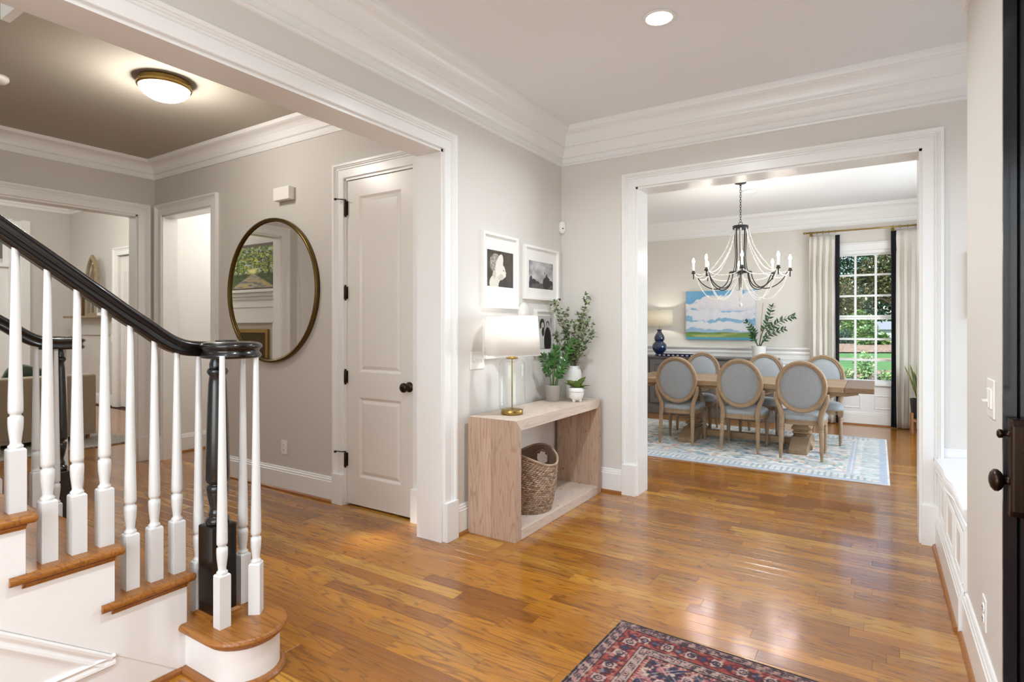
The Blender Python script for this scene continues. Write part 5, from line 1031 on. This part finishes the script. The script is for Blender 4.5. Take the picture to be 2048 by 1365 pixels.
obj('lower_plate', MB().lathe([(0, zc(1.978)), (.06, zc(1.976)), (.120, zc(1.968)), (.124, zc(1.962)), (.118, zc(1.956)), (.05, zc(1.950)), (.012, zc(1.946)), (.010, zc(1.93)), (0, zc(1.925))], 32), M_IRON, cl)
M_CAND = mat('candle_sleeve', 'F2EEE4', .5); M_BULB = mat('candle_bulb', 'FFFFFF', .3, emit='FFF3DC', es=45); M_BEAD = mat('white_wood_bead', 'EDEAE4', .5)
def beads(pts, sp_=.017, r=.0072):
    pp = bez(pts, 16); mb = MB(); acc = 0; nxt = 0
    for i in range(len(pp)-1):
        seg_ = (pp[i+1]-pp[i]).length
        while nxt <= acc+seg_:
            p = pp[i].lerp(pp[i+1], (nxt-acc)/seg_); mb.lathe([(.0008, -r), (r*.75, -r*.62), (r, 0), (r*.75, r*.62), (.0008, r)], 6, tuple(p), cap=False); nxt += sp_
        acc += seg_
    return mb
az0 = math.radians(32.54)
angs = [az0+math.radians(-90)+math.radians(a) for a in (-65, -20, 25, 70, 115, 160, 205, 250)]
for i, a in enumerate(angs):
    ca, sa = math.cos(a), math.sin(a); pr = lambda r, z: Vector((r*ca, r*sa, zc(z)))
    obj('stem', MB().tube(bez([pr(.066, 2.446), pr(.060, 2.30), pr(.054, 2.15), pr(.064, 2.03), pr(.078, 1.966)], 5), .0085, 6, flat=.6), M_IRON, cl)
    ar_ = obj('arm', MB().tube(bez([pr(.115, 1.966), pr(.125, 1.90), pr(.165, 1.82), pr(.245, 1.775), pr(.34, 1.79), pr(.425, 1.85), pr(.475, 1.925), pr(.492, 1.950), pr(.515, 1.955)], 6), .0065, 6), M_IRON, cl)
    cp = (.515*ca, .515*sa, 0)
    obj('candle_cup', MB().lathe([(.006, zc(1.895)), (.006, zc(1.955)), (.022, zc(1.958)), (.024, zc(1.965)), (.020, zc(1.972)), (.017, zc(1.975)), (.017, zc(1.992)), (0, zc(1.993))], 16, cp), M_IRON, ar_)
    obj('candle', MB().lathe([(.0125, zc(1.992)), (.0125, zc(2.072)), (0, zc(2.074))], 14, cp), M_CAND, ar_)
    obj('bulb', MB().lathe([(.006, zc(2.074)), (.014, zc(2.088)), (.016, zc(2.100)), (.012, zc(2.118)), (.004, zc(2.136)), (0, zc(2.140))], 12, cp), M_BULB, ar_)
    a2 = angs[(i+1) % 8]; 
    obj('bead_strand', beads([pr(.083, 2.444), pr(.15, 2.24), pr(.30, 2.02), pr(.42, 1.945), pr(.498, 1.962)]), M_BEAD, cl)
    am = (a+a2)/2 if abs(a2-a) < 2 else a+math.radians(22.5); e = Vector((.505*math.cos(a2), .505*math.sin(a2), zc(1.958)))
    obj('bead_strand', beads([pr(.505, 1.958), Vector((.475*math.cos(am-.18), .475*math.sin(am-.18), zc(1.905))), Vector((.475*math.cos(am+.18), .475*math.sin(am+.18), zc(1.905))), e]), M_BEAD, cl)
    obj('bead_strand', beads([pr(.495, 1.948), pr(.43, 1.78), pr(.32, 1.665), pr(.20, 1.675), pr(.09, 1.80), pr(.022, 1.925)]), M_BEAD, cl)
    lamp('POINT', 'candle_light', (chx+cp[0], chy+cp[1], 2.126), 8, .018, (1, .95, .87))
obj('bead_strand', beads([(0, 0, zc(1.925)), (0, 0, zc(1.78)), (0, 0, zc(1.625))]), M_BEAD, cl)
obj('pendant_ball', MB().lathe([(0, zc(1.618)), (.012, zc(1.612)), (.019, zc(1.598)), (.019, zc(1.588)), (.010, zc(1.574)), (0, zc(1.570))], 16), M_BEAD, cl)
# ================================================================ LIVING ROOM
so = thing('sofa', 'beige linen sofa seen from behind through the living room opening', 'sofa', (-7.86, 2.15, .018))
M_SOFA = mat('beige_linen', 'A99A86', .9, sheen=.15); t = NT(M_SOFA); nn = t.noise(t.co(), 180, 3); t.base(t.mix(nn, '9E8F7B', 'B5A794'))
obj('sofa_back', MB().box(-.24, -.95, .07, 0, .95, .765), M_SOFA, so, bevel=.03, seg=4); obj('sofa_base', MB().box(-.95, -.95, .07, -.2, .95, .42), M_SOFA, so, bevel=.02)
for sg in (1, -1): obj('sofa_arm', MB().box(-.95, sg*.95, .07, -.1, sg*.78, .62), M_SOFA, so, bevel=.03, seg=4)
for k in (-1, 0, 1): obj('seat_cushion', MB().box(-.93, k*.52-.255, .42, -.25, k*.52+.255, .56), M_SOFA, so, bevel=.04, seg=3)
obj('sofa_skirt', MB().box(-.94, -.94, .055, -.004, .94, .10), M_SOFA, so)
for a, b in ((-.06, -.88), (-.06, .88), (-.88, -.88), (-.88, .88)): obj('foot', MB().lathe([(.018, 0), (.024, .06)], 10, (a, b, 0)), M_STD, so)
def pillow(label, loc, rot, s, m):
    o = thing('throw_pillow', label, 'pillow', loc); rings = []
    for q in range(9):
        e = -1+2*q/8; g = math.sqrt(max(.0, 1-abs(e)**2.4)); g = max(g, .02); rings.append([(s/2*math.copysign(abs(math.cos(a))**.6, math.cos(a))*(.55+.45*g), e*s*.17, s/2*math.copysign(abs(math.sin(a))**.6, math.sin(a))*(.55+.45*g)) for a in [2*PI*k/28 for k in range(28)]])
    obj('pillow_body', MB().loft(rings), m, o, rot=rot); return o
pillow('green velvet pillow showing above the sofa back', (-8.24, 2.52, .70), (math.radians(12), math.radians(18), PI/2), .42, mat('green_velvet', '3E5240', .7, sheen=.5))
pillow('pale cream pillow at the left on the sofa', (-8.30, 1.95, .72), (math.radians(10), 0, PI/2), .46, mat('cream_velvet', 'D8CDBE', .8, sheen=.3))
lr = thing('area_rug', 'pale speckled living room rug under the sofa', 'rug', (0, 0, 0))
mm = mat('speckled_wool', 'A39C92', .95); t = NT(mm); t.base(t.mix(t.ramp(t.noise(t.co(), 60, 4), [(.35, (0,0,0)), (.65, (1,1,1))]), '8A8278', 'C9C4BA')); obj('pile', MB().box(-10.6, 1.15, 0, -7.33, 3.33, .018), mm, lr, bevel=.004)
sf = thing('wall_shelf', 'short wooden shelf on the living room wall', 'shelf', (-11.55, 4.52, 1.53)); M_SH = wood('shelf_wood', ['8F7B62', '9C8870'], 'x', grain=.2, dark='6B5840')
obj('shelf_board', MB().box(-.68, -.22, -.035, .66, -.001, 0), M_SH, sf, bevel=.003)
obj('shelf_backing', MB().box(-.62, -.03, -.33, .60, -.001, -.035), M_WALLH, sf)
ao = thing('gothic_arch', 'weathered wooden pointed arch window frame standing on the shelf', 'wall decor', (-11.32, 4.42, 1.53)); M_AR = wood('arch_wood', ['8C7A60', 'A08D70'], 'z', grain=.4, dark='5A4A34')
ap = [(-.18, 0, 0), (-.18, 0, .62)]+[(.18-.36*math.cos(math.radians(60*k/6)), 0, .62+.42*math.sin(math.radians(60*k/6))) for k in range(1, 7)]; pth = ap+[(-p[0], p[1], p[2]) for p in ap[::-1][1:]]
obj('arch_frame', MB().sweep(pth, (0,-1,0), [(-.045,0),(-.045,.04),(0,.05),(.012,.04),(.012,0)]).box(-.18, -.05, 0, .18, 0, .05), M_AR, ao); obj('arch_mullion', MB().box(-.015, -.03, .04, .015, 0, .88).box(-.15, -.03, .40, .15, 0, .43).tube(bez([(-.13, -.015, .5), (-.08, -.015, .68), (0, -.015, .8), (.08, -.015, .68), (.13, -.015, .5)], 5), .012, 6), M_AR, ao)
for k, (x, h, c) in enumerate(((-11.86, .38, '7A6048'), (-11.78, .44, 'C3B193'), (-11.70, .40, '5E4630'))):
    b_ = thing('wooden_panel', ('narrow dark brown wooden panel, leftmost on the shelf', 'narrow pale carved wooden panel between the two dark ones on the shelf', 'narrow dark brown wooden panel on the shelf next to the arch')[k], 'wall decor', (x, 4.40, 1.53)); obj('panel_body', MB().box(-.03, -.02, 0, .03, .02, h), mat('panel_'+('brown','pale','umber')[k], c, .7), b_, bevel=.004); obj('panel_relief', MB().box(-.015, -.027, .05, .015, -.02, h-.05), mat('panel_relief', 'B39A74', .7), b_)
fp = thing('picture_frame', 'small white framed photo at the right end of the living room shelf', 'picture frame', (-11.0, 4.40, 1.53)); obj('frame_moulding', MB().box(-.12, -.02, 0, .10, 0, .22), M_FRW, fp, bevel=.004); obj('photo', MB().box(-.07, -.022, .05, .05, -.02, .17), mat('photo_grey', '8A8884', .5), fp)
# fireplace seen in the mirror
fpz = thing('fireplace', 'white mantel and brass firebox reflected in the round mirror', 'fireplace', (-7.9, .90, 0))
obj('mantel_shelf', MB().box(-1.15, .0, 1.82, 1.15, .26, 1.86).box(-1.11, .0, 1.77, 1.11, .21, 1.82).box(-1.07, 0, 1.73, 1.07, .17, 1.77), M_TRIM, fpz, bevel=.006); obj('mantel_frieze', MB().box(-1.05, 0, 1.40, 1.05, .13, 1.73).box(-1.05, 0, 1.62, 1.05, .15, 1.65), M_TRIM, fpz)
for sg in (1, -1): obj('pilaster', MB().box(sg*1.05, 0, 0, sg*.86, .13, 1.42), M_TRIM, fpz, bevel=.004)
obj('surround_stone', MB().box(-.86, 0, 1.31, .86, .08, 1.42).box(-.86, 0, 0, -.72, .08, 1.31).box(.72, 0, 0, .86, .08, 1.31), mat('pale_stone', 'C9C1B2', .5), fpz)
ff = MB(); ff.sweep([(-.72, .08, 0), (-.72, .08, 1.31), (.72, .08, 1.31), (.72, .08, 0)], (0,1,0), [(0,0),(0,.03),(-.05,.03),(-.05,0)]); obj('firebox_frame', ff, M_BRASS, fpz); obj('firebox_screen', MB().box(-.72, .03, 0, .72, .085, 1.31), mat('brass_screen', '4A3A18', .45, metal=.6), fpz)
def px_alley(U, V):
    n = fbm(U, V, 22, 5, 4, 1.3); b = [.30+.25*n, .36+.28*n, .16+.10*n]; b = blend(b, np.clip((fbm(U, V, 34, 9, 3, 1.3)-.52)*9, 0, 1), 'C9C04A'); b = blend(b, np.clip((fbm(U, V, 40, 19, 3, 1.3)-.56)*10, 0, 1), '2C4428'); b = blend(b, np.clip((fbm(U, V, 30, 29, 3, 1.3)-.62)*10, 0, 1), 'B9CBD0')
    cx = .5; hz = .36; road = np.clip((hz-V)*30, 0, 1)*np.clip((.30*(hz-V)/hz+.015-np.abs(U-cx))*30, 0, 1); side = np.clip((hz-V)*30, 0, 1); b = blend(b, side*.8, '3B4A2C'); g = fbm(U, V, 30, 39, 3, .5); b = blend(b, road, 'A59A86'); b = blend(b, road*np.clip((g-.55)*6, 0, .8), 'B59E60'); b = blend(b, road*np.clip((.48-g)*6, 0, 1), '6E6A66')
    r = np.sqrt((U-cx)**2+(V-hz-.05)**2); b = blend(b, np.clip((.10-r)*14, 0, 1), 'EEE59A')
    for k in range(1, 7):
        for sg in (1, -1):
            xx = cx+sg*(.05+.075*k**1.15); h0 = hz-.04*k; b = blend(b, (np.abs(U-xx-.01*np.sin(V*30)) < .003+.0018*k)*(V > h0)*(V < hz+.05+.10*k)*.9, '2B231C')
            b = blend(b, (np.abs(np.abs(U-cx)-(.05+.075*k**1.15)*(1-np.clip((V-hz-.2)/.45, 0, 1)**2)) < .004)*(V > hz+.2)*(V < .86)*.6, '3A2E20')
    return b
pt = thing('painting', 'painting of a tree-lined avenue above the mantel, reflected in the mirror', 'painting', (-8.53, .905, 1.865)); Ry = Matrix.Rotation(PI, 4, 'Z')
obj('canvas_frame', MB().box(0, 0, 0, 1.82, .04, .67), mat('brown_frame', '5A4634', .6), pt); gridpic('painted_canvas', 1.74, .59, 400, 150, px_alley, vcol('oil_paint'), pt, Matrix.Translation((1.78, .0405, .04)) @ Ry)
# ================================================================ GARDEN BEYOND THE WINDOW
M_GR = mat('lawn_grass', '5E9448', .9); t = NT(M_GR); t.base(t.mix(t.noise(t.co(), 3, 5), '3F6E38', '6C9A55')); M_MU = mat('bark_mulch', '7A5F4E', .95); t = NT(M_MU); t.base(t.mix(t.ramp(t.noise(t.co(), 14, 5), [(.4, (0,0,0)), (.62, (1,1,1))]), '5E4638', 'C2A88E'))
def gz(x, y): return .10+.02*(y-9.4) if y < 33 else .572-.06*(y-33)
def strip_(name, x0, x1, y0, y1, m, lab, cat, dz=0, wav=0):
    mb = MB(); nx, ny = 24, 12; vs = []
    for j in range(ny+1):
        for i in range(nx+1):
            x = x0+(x1-x0)*i/nx; y = y0+(y1-y0)*j/ny+wav*math.sin(x*.9)*(1 if j in (0, ny) else .6); vs.append((x, y, gz(x, y)+dz))
    mb.add(vs, [(j*(nx+1)+i, j*(nx+1)+i+1, (j+1)*(nx+1)+i+1, (j+1)*(nx+1)+i) for j in range(ny) for i in range(nx)], True); o = struct(name, mb, m, fix=True); return o
strip_('terrain', -40, 45, 9.45, 80, M_GR, '', '')
strip_('terrain_bed', -10, 14, 11.5, 16.7, M_MU, '', '', .03, .15); strip_('terrain_far_bed', -20, 25, 24, 33, M_MU, '', '', .04, .5); strip_('terrain_path', -20, 25, 20.4, 21.2, mat('dry_leaves', 'A58C70', .95), '', '', .02, .3)
def folmat(name, stops, tl=.3):
    m = mat(name, stops[1], .35, spec=.6); t = NT(m); a_ = t.n('Attribute', attribute_name='tone'); t.base(t.ramp(a_.outputs['Fac'], [(i/(len(stops)-1), c) for i, c in enumerate(stops)])); return m
F_DK = folmat('dark_foliage', ['1C2E20', '33503A', '4F7058', '8FB0A0']); F_MD = folmat('mid_foliage', ['2F5230', '54803F', '86A85C', 'BCD39A']); F_BR = folmat('bronze_foliage', ['35462C', '56603A', '7C7048', 'A9B890']); F_LT = folmat('light_foliage', ['5A8A4E', '86B06C', 'B7D39A', 'E2EED2'])
def bush(name, label, cat, c, rx, ry, rz_, n, L, m, group=None, trunk=None, seed=1, shell=.55):
    rr = random.Random(seed); o = thing(name, label, cat, (c[0], c[1], gz(c[0], c[1])), 0, group); mb = MB(); tn = []
    for _ in range(n):
        d = Vector((rr.gauss(0,1), rr.gauss(0,1), rr.gauss(0,1))).normalized(); q = shell+(1-shell)*rr.random()**.7; lump = 1+.14*math.sin(d.x*7+seed)*math.sin(d.z*6+seed*2)
        p = Vector((d.x*rx*q*lump, d.y*ry*q*lump, c[2]+d.z*rz_*q*lump)); 
        if p.z < .02: p.z = .02+rr.random()*.1
        f = (d*.6+Vector((rr.uniform(-1,1), rr.uniform(-1,1), rr.uniform(-.6,.6)))).normalized(); y_ = f.cross(Vector((rr.uniform(-1,1), rr.uniform(-1,1), 1))).normalized(); l = L*rr.uniform(.6, 1.2); W = l*.24
        mb.add([p, p+f*l*.45+y_*W, p+f*l, p+f*l*.45-y_*W], [(0,1,2,3)]); tn += [min(1, max(0, rr.gauss(.45, .25)))]*4
    me = mb.mesh('foliage', False); tone(me, tn); obj('foliage', me, m, o, fix=False, kind='stuff')
    if trunk:
        tb_ = MB()
        for pts, r in trunk: tb_.tube(bez(pts, 6), r, 8)
        obj('trunk', tb_, mat('tree_bark', '4A4038', .9), o)
    else: obj('branches', MB().tube([(0,0,0), (.02,.01,c[2]*.9)], .03, 6), mat('tree_bark', '4A4038', .9), o)
    return o
bush('magnolia_tree', 'large dark glossy-leaved tree filling the upper window panes', 'tree', (-.9, 36, 4.4), 4.6, 2.6, 3.3, 24000, .21, F_DK, trunk=[([(0,0,0), (.1,0,1.8), (0,0,4)], .16)], seed=3, shell=.25)
bush('magnolia_tree', 'bronze-tinted leafy tree behind the left middle panes', 'tree', (-1.9, 32.6, 1.75), 1.3, 1.0, 1.5, 7500, .16, F_BR, trunk=[([(0,0,0), (.1,0,.8), (0,0,1.6)], .08)], seed=5, shell=.3)
bush('leaning_tree', 'tree with a slanting dark branch behind the right panes', 'tree', (.9, 34, 3.3), 1.9, 1.2, 1.4, 8500, .17, F_BR, trunk=[([(1.6,0,0), (1.0,-.2,1.0), (0,-.4,1.75), (-.9,-.3,2.3)], .07)], seed=6, shell=.3)
bush('shrub', 'green strap-leaved shrub at the edge of the mulch bed in the middle pane', 'shrub', (-.48, 29.5, .40), .42, .4, .42, 2400, .15, F_MD, seed=7, shell=.3)
bush('shrub', 'rounded green shrub behind the right pane below the shed', 'shrub', (.22, 30, .22), .22, .3, .26, 700, .16, F_MD, seed=8, shell=.3)
bush('shrub', 'dark low shrub at the left of the mulch bed', 'shrub', (-1.3, 30.5, .3), .42, .4, .32, 2000, .12, F_DK, seed=9, shell=.3)
bush('shrub', 'tall variegated shrub behind the strap-leaved one', 'shrub', (-.75, 31.5, .75), .75, .5, .75, 4500, .13, F_MD, seed=14, shell=.3)
bush('shrub', 'leafy light green plant close outside the window centre', 'shrub', (-.22, 13.8, .32), .20, .2, .34, 700, .08, F_LT, seed=10, shell=.2)
bush('shrub', 'pale ground plant outside the window lower left pane', 'shrub', (-.60, 14.3, .10), .20, .2, .16, 500, .07, F_LT, seed=11, shell=.2)
bush('shrub', 'pale ground plant outside the window lower right pane', 'shrub', (.14, 14.0, .10), .15, .2, .13, 500, .07, F_LT, seed=12, shell=.2)
for i, (x, y, s_, lb) in enumerate(((-9.5, 50, 1.2, 'far tree line crown at the left behind the garden'), (9.8, 52, 1.3, 'far tree crown behind the shed'), (.3, 66, 1.6, 'tallest far tree crown rising behind the garden'))): bush('background_tree', lb, 'tree', (x, y, 6.5*s_), 4.4*s_, 2.0, 5.5*s_, 5000, .7, F_DK, group='trees beyond the garden', seed=20+i, trunk=[([(0,0,0), (0,0,3)], .25)])
hs = thing('garden_shed', 'pale boarded outbuilding glimpsed between the trees', 'building', (1.6, 58, gz(1, 58)))
for k in range(12): obj('siding_board', MB().box(-1.6+k*.267, 0, .0, -1.6+k*.267+.25, .05, 2.05), mat('pale_siding', 'B9BCC0', .8), hs)
obj('shed_wall', MB().box(-1.6, .05, 0, 1.6, 2.0, 2.05), mat('pale_siding'), hs); obj('shed_roof', MB().extr([(-.3, 2.0), (1.0, 2.7), (2.3, 2.0), (1.0, 2.6)], 'x', -1.9, 1.9), mat('roof_slate', '8A929C', .8), hs)
